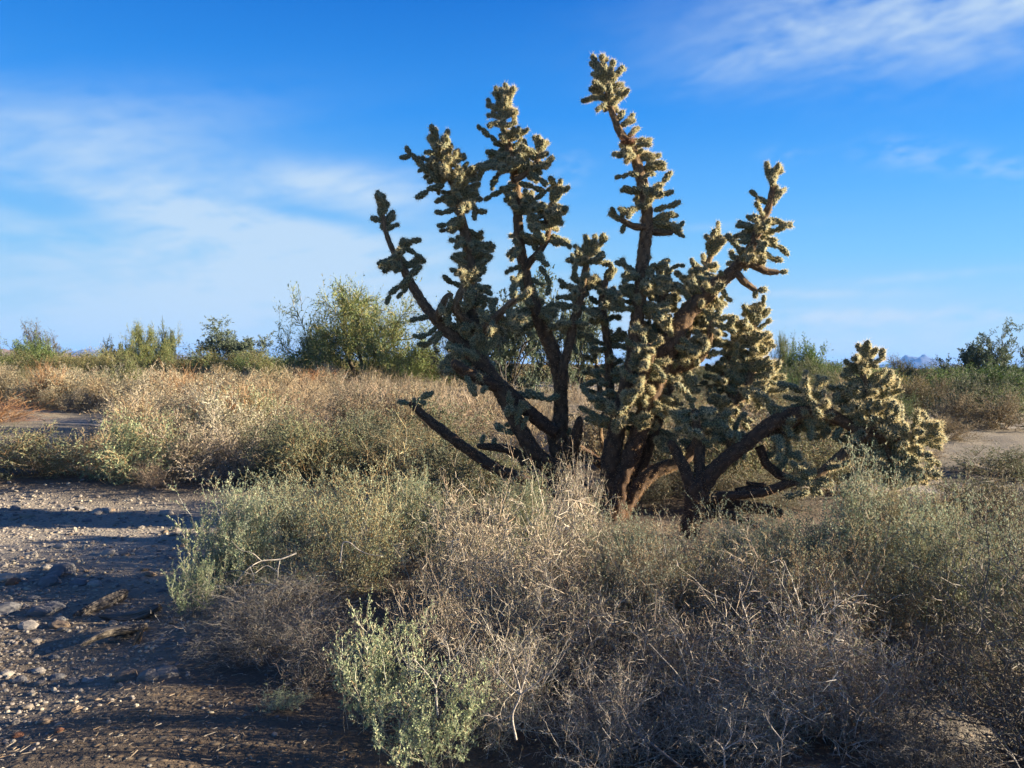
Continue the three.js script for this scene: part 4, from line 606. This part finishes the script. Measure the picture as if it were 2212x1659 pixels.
bush('dry_brush', T.straw[2], 2180, 6.6, 140, 1070, 'brownish grey bush by the frame edge behind the tangled saltbush', 'brush', undefined, [0.62, 0.6, 0.5]);
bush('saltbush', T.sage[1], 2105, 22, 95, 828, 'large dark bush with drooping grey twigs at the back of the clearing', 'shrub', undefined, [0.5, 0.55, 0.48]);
bush('broom_shrub', T.green[1], 1945, 24, 50, 858, 'small bright green broom beside the large dark drooping bush', 'shrub', undefined, [1, 1, 1]);
bush('broom_shrub', T.green[1], 2165, 26, 60, 848, 'light green shrub spreading past the large dark drooping bush', 'shrub', undefined, [1.2, 1.15, 0.8]);
bush('golden_bush', T.olive[0], 1955, 31, 60, 828, 'golden olive bush above the small bright green broom', 'shrub', undefined, [2.3, 1.9, 1.3]);
bush('olive_bush', T.olive[1], 270, 27, 50, 788, 'dark olive bush standing alone in the pale straw field', 'shrub', undefined, [1.2, 1.3, 1]);

// many bushes alike, too many to name one by one: each is a plant of its own
const taken = [];
const ORD = ['leftmost', 'second from left', 'third from left', 'fourth from left', 'fifth from left', 'sixth from left', 'seventh from left', 'eighth from left', 'ninth from left', 'tenth from left'];
const ROW = ['nearest', 'second', 'third', 'fourth', 'fifth', 'sixth', 'farthest'];
function field(n, name, tpls, x0, x1, d0, d1, size, label, cat, group, tone, keep, where) {
  let tries = 0; const made = [];
  for (let k = 0; k < n && tries < n * 30; tries++) {
    const d = d0 * Math.pow(d1 / d0, R0()), x = lerp(x0, x1, R0()), p = at(x, 900, d); if (clearing(p.x, p.z) > 0.25 || (washMask(p.x, p.z) > 0.3) || (keep && !keep(x, d))) continue;
    const h = lerp(size[0], size[1], R0()); if (taken.some(([u, v, w]) => Math.hypot(u - p.x, v - p.z) < (d0 < 30 && x1 < 1400 ? 0.66 : 0.5) * (w + h))) continue;
    taken.push([p.x, p.z, h]); k++;
    const v = 0.72 + 0.5 * Math.floor(R0() * 4) / 3, wv = 0.88 + 0.24 * Math.floor(R0() * 3) / 2;
    const tp = pick(tpls, R0), o = plant(name, tp, onGround(p), [h * (0.95 + 0.35 * R0()), h], R0() * 6.28, label, cat, group, [tone[0] * v, tone[1] * v * Math.min(1, wv + 0.05), tone[2] * v * wv]);
    made.push({ o, d, u: p.x / d, look: (h > (size[0] + size[1]) / 2 ? 'taller ' : 'low ') + (v < 0.85 ? 'dark ' : v > 1.1 ? 'pale ' : '') + (T.stalk.includes(tp) ? 'tan stalks' : T.straw.includes(tp) ? 'straw bush' : T.olive.includes(tp) ? 'olive bush' : 'grey green bush') });
  }
  if (where) {                                             // told apart by look, then by row and place in the row
    made.sort((a, b) => a.d - b.d); const rows = Math.ceil(made.length / 8), per = Math.ceil(made.length / rows);
    for (let r = 0; r < rows; r++) made.slice(r * per, (r + 1) * per).sort((a, b) => a.u - b.u).forEach((q, i) => { q.o.userData.label = `${q.look}, ${ORD[i]} in the ${r === rows - 1 && r ? 'farthest' : ROW[r]} row ${where}`; });
  }
}
field(54, 'straw_bush', [...T.straw, ...T.straw, T.sage[1], T.stalk[0]], -80, 560, 11.5, 30, [0.32, 0.82], 'pale straw coloured bush in the dry field beyond the gravel', 'brush', 'straw bushes of the dry field', [1.25, 1.28, 1.2], (x, d) => x > 270 || d > 21, 'beyond the gravel');
field(64, 'straw_bush', [...T.straw, T.olive[0]], -120, 720, 28, 62, [0.4, 0.9], 'distant straw bush in the pale field below the far trees', 'brush', 'distant straw bushes', [1.25, 1.28, 1.16], (x, d) => x < 560 || d < 40);
field(46, 'dry_stalks', [...T.stalk, T.straw[1]], 560, 1330, 13, 34, [0.45, 0.75], 'tan dry stalks in the sunny field behind the main cactus', 'dry grass', 'tan stalks behind the main cactus', [1.0, 1.0, 0.9], null, 'behind the main cactus');
field(26, 'grey_bush', [...T.sage, T.straw[0]], 1330, 1900, 10.5, 34, [0.5, 0.8], 'grey bush glimpsed between the limbs of the cacti', 'brush', 'grey bushes behind the cacti', [0.9, 0.85, 0.72], null, 'seen between the cacti');
field(9, 'grey_bush', [T.sage[0], T.straw[0], T.olive[0]], 1880, 2330, 20, 34, [0.5, 0.9], 'brownish grey bush around the sandy clearing', 'brush', 'bushes around the sandy clearing', [0.8, 0.76, 0.66], null, 'around the sandy clearing');
field(64, 'creosote_bush', [...T.olive, T.green[0]], 1500, 2420, 34, 75, [0.85, 1.4], 'dark olive bush in the low belt below the blue mountain', 'shrub', 'dark olive belt below the mountain', [1.05, 1.15, 1.0]);
field(64, 'creosote_bush', [...T.olive, T.green[1]], -120, 1000, 44, 85, [1.0, 1.65], 'olive bush in the distant belt along the foot of the far trees', 'shrub', 'olive bushes along the far trees', [1.5, 1.5, 1.15]);
field(16, 'saltbush', [...T.sage, T.thinSalt[0]], 560, 1000, 8.2, 12, [0.4, 0.65], 'shaded green saltbush between the gravel and the main cactus', 'saltbush', 'shaded saltbushes beside the main cactus', [0.75, 0.8, 0.68], null, 'beside the main cactus');  // tone lowered to paint these bushes as shaded

// far brush that reads as one mass
{
  const r = rng(404), tpl = [mid(91, [[0.18, 0.14, 0.08]], [[0.16, 0.16, 0.07], [0.22, 0.19, 0.09], [0.13, 0.14, 0.06]], { levels: [{ n: 14, segs: 3, w: 0.012, wander: 0.5, up: 0.05, cols: [[0.16, 0.12, 0.07]] }, { n: 7, len: [0.3, 0.55], ang: [22, 60], segs: 2, w: 0.008, wander: 0.4, cols: [[0.18, 0.14, 0.08]], t0: 0.2 }], leaf: { from: 0, per: 9, len: 0.11, wid: 0.03, cols: [[0.15, 0.15, 0.065], [0.21, 0.18, 0.09], [0.12, 0.13, 0.055]] } })];
  const N = 5200, g = new THREE.Group(); g.name = 'far_brush'; scene.add(g); tag(g, 'mass of distant brush on the plain reaching the horizon', 'brush', null, 'stuff');
  for (const [nm, geo, mat] of [['far_twigs', tpl[0].wood, woodMat()], ['far_leaves', tpl[0].leaf, leafMat()]]) {
    const im = new THREE.InstancedMesh(geo, mat, N), q = rng(405), m = new THREE.Matrix4(); im.name = nm; im.userData.kind = 'stuff';
    for (let i = 0; i < N; i++) { const a = (q() * 96 - 48) * rad, d = 62 * Math.pow(1400 / 62, q()), x = d * Math.sin(a), z = -d * Math.cos(a), h = (0.45 + 0.55 * q()) * (1 + d / 1500), k = 0.8 + 0.6 * q(); m.compose(V(x, hgt(x, z) - 0.05, z), new THREE.Quaternion().setFromAxisAngle(V(0, 1, 0), q() * 6.28), V(h * (1 + 0.5 * q()), h, h * (1 + 0.5 * q()))); im.setMatrixAt(i, m); im.setColorAt(i, new THREE.Color().setRGB(k * (1 + 0.25 * q()), k, k * 0.9)); }
    g.add(im);
  }
}

// ------------------------------------------------------------------ trees
const treeOf = (s, x) => grow({ seed: s, floor: false, pct: 0.985, ...x });
const paloWood = [[0.16, 0.15, 0.05], [0.20, 0.17, 0.07], [0.13, 0.12, 0.05]];
const palo = treeOf(301, { H: 0.92, R: 1.0, base: 0.03, spread: 86, levels: [
  { n: 8, segs: 7, w: 0.016, wander: 0.7, up: 0.0, cols: [[0.10, 0.075, 0.05]], round: 6, thick: 1, len: [0.5, 0.75] },
  { n: 10, len: [0.35, 0.6], ang: [25, 70], segs: 5, w: 0.0055, wander: 0.5, up: 0.03, cols: paloWood, round: 4, t0: 0.25 },
  { n: 10, len: [0.35, 0.65], ang: [25, 65], segs: 4, w: 0.0026, wander: 0.45, up: 0.0, cols: [...paloWood, [0.30, 0.24, 0.13]], t0: 0.15 },
  { n: 13, len: [0.35, 0.7], ang: [20, 60], segs: 3, w: 0.0015, wander: 0.35, up: -0.03, cols: [[0.24, 0.24, 0.07], [0.30, 0.27, 0.10], [0.19, 0.22, 0.06], [0.32, 0.24, 0.12]], t0: 0.1 }],
  leaf: { from: 3, per: 2.6, len: 0.022, wid: 0.0032, cols: [[0.18, 0.23, 0.07], [0.15, 0.22, 0.085], [0.24, 0.24, 0.09]] } });
const mesq = (s, x = {}) => treeOf(s, { H: 0.9, R: 0.95, base: 0.04, spread: 84, levels: [
  { n: 8, segs: 7, w: 0.016, wander: 0.6, up: 0.08, cols: [[0.05, 0.042, 0.035]], round: 6, thick: 1 },
  { n: 6, len: [0.35, 0.6], ang: [25, 65], segs: 5, w: 0.007, wander: 0.6, up: 0.1, cols: [[0.055, 0.045, 0.04]], round: 4, t0: 0.3 },
  { n: 7, len: [0.3, 0.6], ang: [25, 60], segs: 3, w: 0.003, wander: 0.5, up: 0.05, cols: [[0.08, 0.065, 0.05]], t0: 0.2 },
  { n: 6, len: [0.35, 0.7], ang: [20, 60], segs: 2, w: 0.0015, wander: 0.4, cols: [[0.11, 0.10, 0.07]], t0: 0.15 }],
  leaf: { from: 2, per: 10, len: 0.03, wid: 0.0066, cols: [[0.125, 0.155, 0.085], [0.155, 0.185, 0.105], [0.10, 0.13, 0.075]] }, ...x });
const M1 = mesq(311), M2 = mesq(312, { R: 1.0 }), M3 = mesq(313, { R: 0.9, leaf: { from: 2, per: 3.4, len: 0.028, wid: 0.0055, cols: [[0.15, 0.16, 0.12], [0.19, 0.19, 0.14], [0.12, 0.13, 0.10]] } });
const broomT = treeOf(321, { H: 1, R: 0.95, base: 0.1, spread: 72, levels: [
  { n: 26, segs: 5, w: 0.009, wander: 0.4, up: 0.04, cols: [[0.12, 0.12, 0.05]], round: 4 },
  { n: 8, len: [0.35, 0.6], ang: [15, 50], segs: 4, w: 0.004, wander: 0.4, up: 0.12, cols: [[0.12, 0.15, 0.05]], t0: 0.2 },
  { n: 9, len: [0.35, 0.65], ang: [12, 45], segs: 3, w: 0.0026, wander: 0.3, up: 0.1, cols: [[0.12, 0.17, 0.04], [0.15, 0.2, 0.05], [0.1, 0.14, 0.04]], t0: 0.15 }],
  leaf: { from: 1, per: 7, len: 0.055, wid: 0.008, cols: [[0.11, 0.17, 0.035], [0.15, 0.21, 0.05], [0.09, 0.14, 0.03]] } });
const tree = (name, tpl, x, d, top, halfW, label, cat, t, tw = R0() * 6.28) => { const p = onGround(at(x, 900, d)), h = at(x, top, d).y - p.y; return plant(name, tpl, p, [halfW * d / F, h], tw, label, cat, undefined, t, ['branches', 'crown']); };
tree('palo_verde_tree', palo, 775, 45, 635, 185, 'feathery yellow green palo verde tree with arching brown limbs', 'palo verde tree', [1.08, 1.12, 0.92], 1.0);
tree('mesquite_tree', M1, 690, 52, 705, 60, 'grey green mesquite tree behind the shaded side of the palo verde', 'mesquite tree', [1, 1.05, 1]);
tree('broom_tree', broomT, 905, 50, 740, 75, 'yellow green broom beside the palo verde behind the cactus', 'broom tree', [1.35, 1.15, 1]);
tree('mesquite_tree', M2, 1090, 40, 612, 150, 'dark spreading mesquite tree right behind the third cactus column', 'mesquite tree', [0.9, 1, 1.05]);
tree('mesquite_tree', M1, 1235, 43, 640, 120, 'grey green mesquite tree seen through the forked cactus stem', 'mesquite tree', [1, 1.05, 1]);
tree('mesquite_tree', M3, 985, 46, 690, 75, 'dark mesquite with bare branches below the outer cactus column', 'mesquite tree', [0.55, 0.6, 0.6]);
tree('broom_tree', broomT, 1390, 55, 730, 80, 'green broom showing through the cactus beside the tall trunk', 'broom tree', [0.9, 0.9, 0.95]);
tree('ironwood_tree', M2, 505, 85, 706, 100, 'lone grey green ironwood tree with dark trunks on the horizon', 'ironwood tree', [1.1, 1.2, 1.1], 0.4);
tree('palo_verde_tree', palo, 320, 66, 712, 72, 'tan and green palo verde tree in front of the small grey mesquite', 'palo verde tree', [1, 1.05, 0.85], 2.0);
tree('mesquite_tree', M1, 368, 75, 712, 32, 'small grey mesquite rising behind the tan and green palo verde', 'mesquite tree', [1, 1.1, 1]);
tree('mesquite_tree', M1, 255, 68, 742, 42, 'dark low mesquite beside the tan and green palo verde', 'mesquite tree', [0.7, 0.8, 0.85]);
tree('broom_tree', broomT, 80, 62, 738, 62, 'bright green broom on the horizon under a sparse grey tree', 'broom tree', [1.05, 1.1, 0.9]);
tree('mesquite_tree', M3, 90, 80, 704, 52, 'sparse grey tree with dark limbs above the bright green broom', 'mesquite tree', [0.9, 0.9, 1]);
tree('broom_tree', broomT, 1740, 46, 748, 62, 'rich green broom to the left of the blue mountain', 'broom tree', [0.95, 1.05, 0.9]);
tree('palo_verde_tree', palo, 1690, 50, 734, 36, 'thin tan palo verde rising behind the rich green broom', 'palo verde tree', [0.9, 0.95, 0.9], 0.5);
tree('mesquite_tree', M2, 2128, 50, 718, 82, 'grey green mesquite tree standing above the dark olive belt', 'mesquite tree', [0.95, 1.05, 1.05], 1.2);
tree('mesquite_tree', M1, 2245, 44, 735, 70, 'dark mesquite cut by the frame behind the sandy clearing', 'mesquite tree', [0.7, 0.8, 0.8]);
tree('mesquite_tree', M1, -10, 70, 712, 22, 'small grey tree cut by the frame on the straw field horizon', 'mesquite tree', [1, 1, 1]);
tree('mesquite_tree', M3, 1945, 70, 772, 30, 'thin leafless tree at the foot of the blue mountain', 'tree', [0.9, 0.85, 0.9]);

// ------------------------------------------------------------------ stones, pebbles, driftwood and litter on the wash
const stoneShape = (s) => { const g = new THREE.IcosahedronGeometry(1, 2), p = g.attributes.position; for (let i = 0; i < p.count; i++) { const v = V(p.getX(i), p.getY(i), p.getZ(i)), n = 1 + 0.28 * perlin.noise(v.x * 1.1 + s * 7, v.y * 1.1, v.z * 1.1) + 0.12 * perlin.noise(v.x * 2.7, v.y * 2.7 + s, v.z * 2.7); v.multiplyScalar(n); v.y *= 0.62; p.setXYZ(i, v.x, v.y, v.z); } g.computeVertexNormals(); return g; };
const stoneGeos = [0, 1, 2, 3, 4, 5].map(stoneShape);
const stoneTex = (() => { const N = 256, d = new Uint8Array(N * N * 4), r = rng(5); for (let y = 0; y < N; y++) for (let x = 0; x < N; x++) { const n = 0.72 + 0.35 * fbm(x * 0.02, y * 0.02, 3, 4) + 0.14 * (r() - 0.5), o = (y * N + x) * 4; d[o] = d[o + 1] = d[o + 2] = 255 * clamp(n); d[o + 3] = 255; } const t = new THREE.DataTexture(d, N, N); t.wrapS = t.wrapT = THREE.RepeatWrapping; t.magFilter = THREE.LinearFilter; t.needsUpdate = true; return t; })();
const stoneMats = [[0.40, 0.34, 0.27], [0.30, 0.27, 0.235], [0.52, 0.47, 0.40], [0.24, 0.235, 0.235], [0.34, 0.25, 0.17], [0.36, 0.16, 0.08]].map((c) => new THREE.MeshStandardMaterial({ name: 'stone', map: stoneTex, bumpMap: stoneTex, bumpScale: 0.004, color: new THREE.Color().setRGB(...c).multiplyScalar(0.72), roughness: 0.92 }));
{
  const r = rng(909);
  const stone = (x, z, R, mat) => { const m = mesh(numbered('stone'), pick(stoneGeos, r), mat ?? stoneMats[[0, 0, 1, 1, 2, 3, 3, 4, 4][Math.floor(r() * 9)]], ground); m.position.set(x, hgt(x, z) + R * 0.12, z); m.rotation.set((r() - 0.5) * 0.5, r() * 6.28, (r() - 0.5) * 0.5); m.scale.set(R, R * (0.7 + 0.4 * r()), R * (0.75 + 0.4 * r())); };
  const sx = (x, y, R, k) => { const p = gnd(x, y); stone(p.x, p.z, R, k === undefined ? undefined : stoneMats[k]); };
  for (const a of [[208, 1107, 0.06, 2], [224, 1104, 0.07, 2], [360, 1112, 0.07, 2], [60, 1116, 0.07, 0], [133, 1240, 0.085, 3], [172, 1262, 0.06, 3], [105, 1262, 0.07, 3], [118, 1248, 0.06, 3], [90, 1325, 0.075, 3], [112, 1318, 0.07, 3], [9, 1320, 0.08, 3], [9, 1252, 0.075, 2], [35, 1250, 0.045, 2], [50, 1248, 0.05, 2], [28, 1262, 0.05, 5], [236, 1198, 0.06, 2], [355, 1492, 0.062, 1], [322, 1497, 0.055, 1], [272, 1488, 0.06, 4], [245, 1350, 0.03, 0], [84, 1452, 0.03, 2], [95, 1588, 0.028, 4], [128, 1622, 0.022, 5], [38, 1620, 0.022, 5], [325, 1240, 0.04, 4], [130, 1352, 0.05, 4], [62, 1355, 0.05, 2], [188, 1480, 0.03, 2], [15, 1460, 0.03, 2]]) sx(...a);
  for (let k = 0; k < 150; k++) { const d = 3.1 * Math.pow(8.8 / 3.1, Math.pow(r(), 0.8)), p = at(lerp(-60, 430, r()), 900, d); if (washMask(p.x, p.z) < 0.3) { k--; continue; } stone(p.x, p.z, (0.012 + 0.028 * Math.pow(r(), 3)) * (0.5 + d / 9)); }
  const N = 42000, im = stoneGeos.slice(0, 3).map(() => []), m = new THREE.Matrix4(), low = [0, 1, 2].map((s) => { const g = new THREE.IcosahedronGeometry(1, 1), p = g.attributes.position; for (let i = 0; i < p.count; i++) { const v = V(p.getX(i), p.getY(i), p.getZ(i)); v.multiplyScalar(1 + 0.3 * perlin.noise(v.x * 1.2 + s * 5, v.y * 1.2, v.z * 1.2)); p.setXYZ(i, v.x, v.y * 0.65, v.z); } g.computeVertexNormals(); return g; });
  for (let k = 0; k < N; k++) {
    const d = 2.8 * Math.pow(13 / 2.8, r()), p = at(lerp(-150, 2350, Math.pow(r(), 2.2)), 900, d), w = Math.max(washMask(p.x, p.z), 0.6 * clearing(p.x, p.z)); if (r() > 0.03 + 0.5 * w) continue;
    const R = (0.0032 + 0.009 * Math.pow(r(), 3.5)) * (0.6 + d / 6); im[k % 3].push([p.x, p.z, R, r() * 6.28, 0.7 + 0.5 * r(), r()]);
  }
  im.forEach((list, v) => { const o = new THREE.InstancedMesh(low[v], new THREE.MeshStandardMaterial({ name: 'pebble', color: 0xffffff, roughness: 0.95 }), list.length); o.name = numbered('pebbles'); o.userData.kind = 'stuff'; o.castShadow = o.receiveShadow = true; list.forEach(([x, z, R, t, s, c], i) => { m.compose(V(x, hgt(x, z) + R * 0.2, z), new THREE.Quaternion().setFromEuler(new THREE.Euler(s - 1, t, 0.2)), V(R, R * s, R * (1.4 - 0.5 * s))); o.setMatrixAt(i, m); const b = 0.12 + 0.2 * s * c; o.setColorAt(i, new THREE.Color().setRGB(b * 1.08, b * 0.95, b * (0.7 + 0.2 * (1 - c)))); }); ground.add(o); });
}
// weathered driftwood: grooved, splintered pieces
const woodTex = (() => { const W = 256, H = 512, d = new Uint8Array(W * H * 4), r = rng(6); for (let y = 0; y < H; y++) for (let x = 0; x < W; x++) { const n = 0.66 + 0.5 * fbm(x * 0.13 + 0.6 * fbm(x * 0.01, y * 0.01, 2, 2), y * 0.006, 4, 4) + 0.1 * (r() - 0.5), crack = fbm(x * 0.06, y * 0.004, 9, 3) > 0.2 ? 0.35 : 1, o = (y * W + x) * 4; d[o] = d[o + 1] = d[o + 2] = 255 * clamp(n * crack); d[o + 3] = 255; } const t = new THREE.DataTexture(d, W, H); t.wrapS = t.wrapT = THREE.RepeatWrapping; t.magFilter = THREE.LinearFilter; t.needsUpdate = true; return t; })();
function driftwood(label, x0, y0, x1, y1, R, col, s, lift = 0) {
  const a = onGround(gnd(x0, y0), R * 0.25), b = onGround(gnd(x1, y1), R * 0.6 + lift), d = b.clone().sub(a), len = d.length(), NS = 60, NR = 30, pos = [], uv = [], idx = [];
  for (let j = 0; j <= NS; j++) for (let i = 0; i <= NR; i++) {
    const t = j / NS, f = (i % NR) / NR * 2 * Math.PI, prof = Math.pow(Math.sin(Math.PI * clamp(0.06 + 0.9 * t)), 0.55) * (0.45 + 0.7 * t);
    const groove = 0.78 + 0.3 * perlin.noise(Math.cos(f) * 3 + s, t * 1.5, Math.sin(f) * 3) + 0.22 * perlin.noise(Math.cos(f) * 8, t * 2 + s, Math.sin(f) * 8), ragged = (j === 0 || j === NS) ? 0.35 : 1;
    const e = len * (t + (j > NS - 6 || j < 6 ? 0.08 * perlin.noise(Math.cos(f) * 6, s, Math.sin(f) * 6) : 0));
    pos.push(R * prof * groove * ragged * Math.cos(f), R * 0.62 * prof * groove * ragged * Math.sin(f) + 0.04 * Math.sin(t * 3 + s), e); uv.push(i / NR, t * 0.8);
  }
  for (let j = 0; j < NS; j++) for (let i = 0; i < NR; i++) { const q = j * (NR + 1) + i; idx.push(q, q + 1, q + NR + 1, q + 1, q + NR + 2, q + NR + 1); }
  const g = new THREE.BufferGeometry(); g.setAttribute('position', new THREE.Float32BufferAttribute(pos, 3)); g.setAttribute('uv', new THREE.Float32BufferAttribute(uv, 2)); g.setIndex(idx); g.computeVertexNormals();
  const m = mesh(numbered('driftwood'), g, new THREE.MeshStandardMaterial({ name: 'driftwood', map: woodTex, bumpMap: woodTex, bumpScale: 0.012, color: new THREE.Color().setRGB(...col), roughness: 0.9, side: THREE.DoubleSide }), scene);
  m.position.copy(a); m.quaternion.setFromUnitVectors(V(0, 0, 1), d.normalize()); tag(m, label, 'driftwood'); return m;
}
driftwood('sunlit weathered grey log with a split end lying on the gravel', 182, 1418, 310, 1359, 0.068, [0.26, 0.22, 0.17], 1);
driftwood('short orange brown broken piece against the sunlit weathered log', 262, 1404, 312, 1386, 0.045, [0.34, 0.2, 0.09], 4);
driftwood('long dark grey splintered log in shade behind the sunlit log', 172, 1338, 262, 1290, 0.06, [0.22, 0.19, 0.16], 2);
driftwood('thick dark root lump in shade beside the long splintered log', 215, 1338, 345, 1330, 0.08, [0.20, 0.17, 0.14], 3, 0.02);
// bleached dead branches
function deadBranch(label, lines, depth, R, col, side = 0) {
  const b = new MB(), g = new THREE.Group(), r = rng(lines[0][0][0]); g.name = numbered('dead_branch');
  const o = at(lines[0][0][0], lines[0][0][1], depth + lines[0][0][2]); g.position.copy(o); scene.add(g); tag(g, label, 'branch');
  lines.forEach((l, n) => { const cv = new THREE.CatmullRomCurve3(l.map(([x, y, dz]) => at(x, y, depth + dz).sub(o))), S = l.length * 5, w = R * (n ? 0.6 : 1); for (let i = 0; i < S; i++) b.prism(cv.getPoint(i / S), cv.getPoint((i + 1) / S), w * (1 - 0.7 * i / S), w * (1 - 0.7 * (i + 1) / S), tint(col, 0.8 + 0.35 * r()), 6); });
  if (side) lines.forEach((l) => { const cv = new THREE.CatmullRomCurve3(l.map(([x, y, dz]) => at(x, y, depth + dz).sub(o))); for (let k = 0; k < side; k++) { let p = cv.getPoint(0.15 + 0.85 * r()), d = cv.getTangent(0.5).add(V(r() - 0.5, r() - 0.3, r() - 0.5).multiplyScalar(1.7)).normalize(); const L = 0.03 + 0.07 * r(); for (let i = 0; i < 3; i++) { const q2 = p.clone().addScaledVector(d, L / 3); b.prism(p, q2, R * 0.34 * (1 - i / 4), R * 0.34 * (1 - (i + 1) / 4), tint(col, 0.8 + 0.3 * r())); p = q2; d = d.clone().add(V(r() - 0.5, r() - 0.5, r() - 0.5).multiplyScalar(0.6)).normalize(); } } });
  mesh('branch_wood', b.geo(), woodMat(), g);
}
deadBranch('bleached white forked branches sticking out under the pale saltbush', [[[640, 1195, 0], [605, 1208, -0.05], [565, 1212, -0.1], [540, 1225, -0.15], [520, 1245, -0.15], [500, 1275, -0.15]], [[605, 1208, -0.05], [600, 1235, -0.1], [598, 1265, -0.1], [575, 1278, -0.1], [552, 1290, -0.1], [545, 1300, -0.1]], [[600, 1235, -0.1], [575, 1222, -0.1], [545, 1240, -0.15], [515, 1232, -0.15], [480, 1238, -0.15]], [[565, 1212, -0.1], [545, 1195, -0.15], [520, 1188, -0.15], [500, 1168, -0.15]], [[540, 1225, -0.15], [548, 1248, -0.15], [535, 1275, -0.15]], [[598, 1265, -0.1], [560, 1262, -0.1], [510, 1268, -0.1], [465, 1265, -0.1]]], 4.75, 0.0048, [0.46, 0.41, 0.34]);
deadBranch('single curved white twig across the brownish green saltbush', [[[735, 1215, 0], [738, 1190, 0], [742, 1172, 0], [755, 1172, 0], [775, 1188, 0], [800, 1198, 0], [830, 1200, 0]]], 4.6, 0.005, [0.5, 0.44, 0.36]);
deadBranch('grey fallen branch lying in the dark bottom centre', [[[1345, 1560, 0], [1385, 1590, -0.05], [1430, 1625, -0.1], [1475, 1659, -0.15]], [[1385, 1590, -0.05], [1400, 1620, -0.1], [1395, 1650, -0.1]]], 3.1, 0.009, [0.2, 0.17, 0.155]);

deadBranch('pale forked twig rising beside the upright leafy saltbush', [[[945, 1545, 0], [943, 1518, 0], [941, 1485, 0], [922, 1455, -0.02], [894, 1423, -0.04]], [[941, 1485, 0], [952, 1455, 0.02], [972, 1430, 0.03], [1018, 1380, 0.05]], [[972, 1430, 0.03], [968, 1400, 0.02], [960, 1375, 0]], [[922, 1455, -0.02], [905, 1452, 0], [880, 1440, 0]]], 2.95, 0.0042, [0.46, 0.42, 0.36], 8);
deadBranch('pale many forked twig spreading like a fan in the dark bottom centre', [[[1115, 1598, 0], [1107, 1545, 0], [1123, 1501, 0], [1112, 1450, -0.02], [1096, 1404, -0.03]], [[1123, 1501, 0], [1138, 1450, 0.02], [1146, 1404, 0.02]], [[1123, 1501, 0], [1090, 1472, 0.03], [1065, 1439, 0.05]], [[1123, 1501, 0], [1160, 1475, -0.02], [1197, 1443, -0.03]], [[1107, 1545, 0], [1080, 1555, 0.02], [1050, 1540, 0.04]]], 2.85, 0.0042, [0.46, 0.41, 0.35], 8);
deadBranch('thin pale twigs standing in the wide grey tangle of dead twigs', [[[1490, 1500, 0], [1462, 1455, 0], [1430, 1420, -0.02], [1402, 1390, -0.03]], [[1490, 1500, 0], [1478, 1430, 0.02], [1452, 1360, 0.02]], [[1490, 1500, 0], [1520, 1440, 0.02], [1535, 1370, 0.05]]], 3.3, 0.0038, [0.42, 0.38, 0.32], 7);
deadBranch('spiky pale twigs poking up from the bottom edge among dead brush', [[[1565, 1659, 0], [1562, 1620, 0], [1535, 1590, -0.02]], [[1562, 1620, 0], [1580, 1585, 0.02], [1570, 1555, 0.02]], [[1562, 1620, 0], [1600, 1600, 0.02], [1630, 1605, 0.03]], [[1685, 1655, 0], [1690, 1600, 0], [1700, 1545, 0.03]], [[1690, 1600, 0], [1660, 1560, 0], [1650, 1530, 0]]], 2.9, 0.004, [0.42, 0.38, 0.34], 8);

// dry litter on the soil under the shrubs
{
  const r = rng(66), b = new MB();
  for (let k = 0; k < 16000; k++) { const d = 2.9 * Math.pow(13 / 2.9, r()), p = at(lerp(-60, 2330, r()), 900, d), w = washMask(p.x, p.z); if (w > 0.4 && r() > 0.05) continue; const a = V(p.x, hgt(p.x, p.z) + 0.006 + 0.02 * r() * (1 - w), p.z), f = r() * 6.28, L = 0.015 + 0.07 * r() * r() * r(); b.ribbon(a, V(a.x + L * Math.cos(f), a.y + 0.25 * L * (r() - 0.3), a.z + L * Math.sin(f)), 0.0018, 0.001, tint(pick([[0.30, 0.235, 0.16], [0.22, 0.15, 0.085], [0.36, 0.31, 0.24]], r), 0.5 + 0.7 * r()), r); }
  tag(mesh('twig_litter', b.geo(), woodMat(), scene), 'dry twig litter scattered over the soil under the shrubs', null, null, 'stuff');
}

renderer.render(scene, camera);
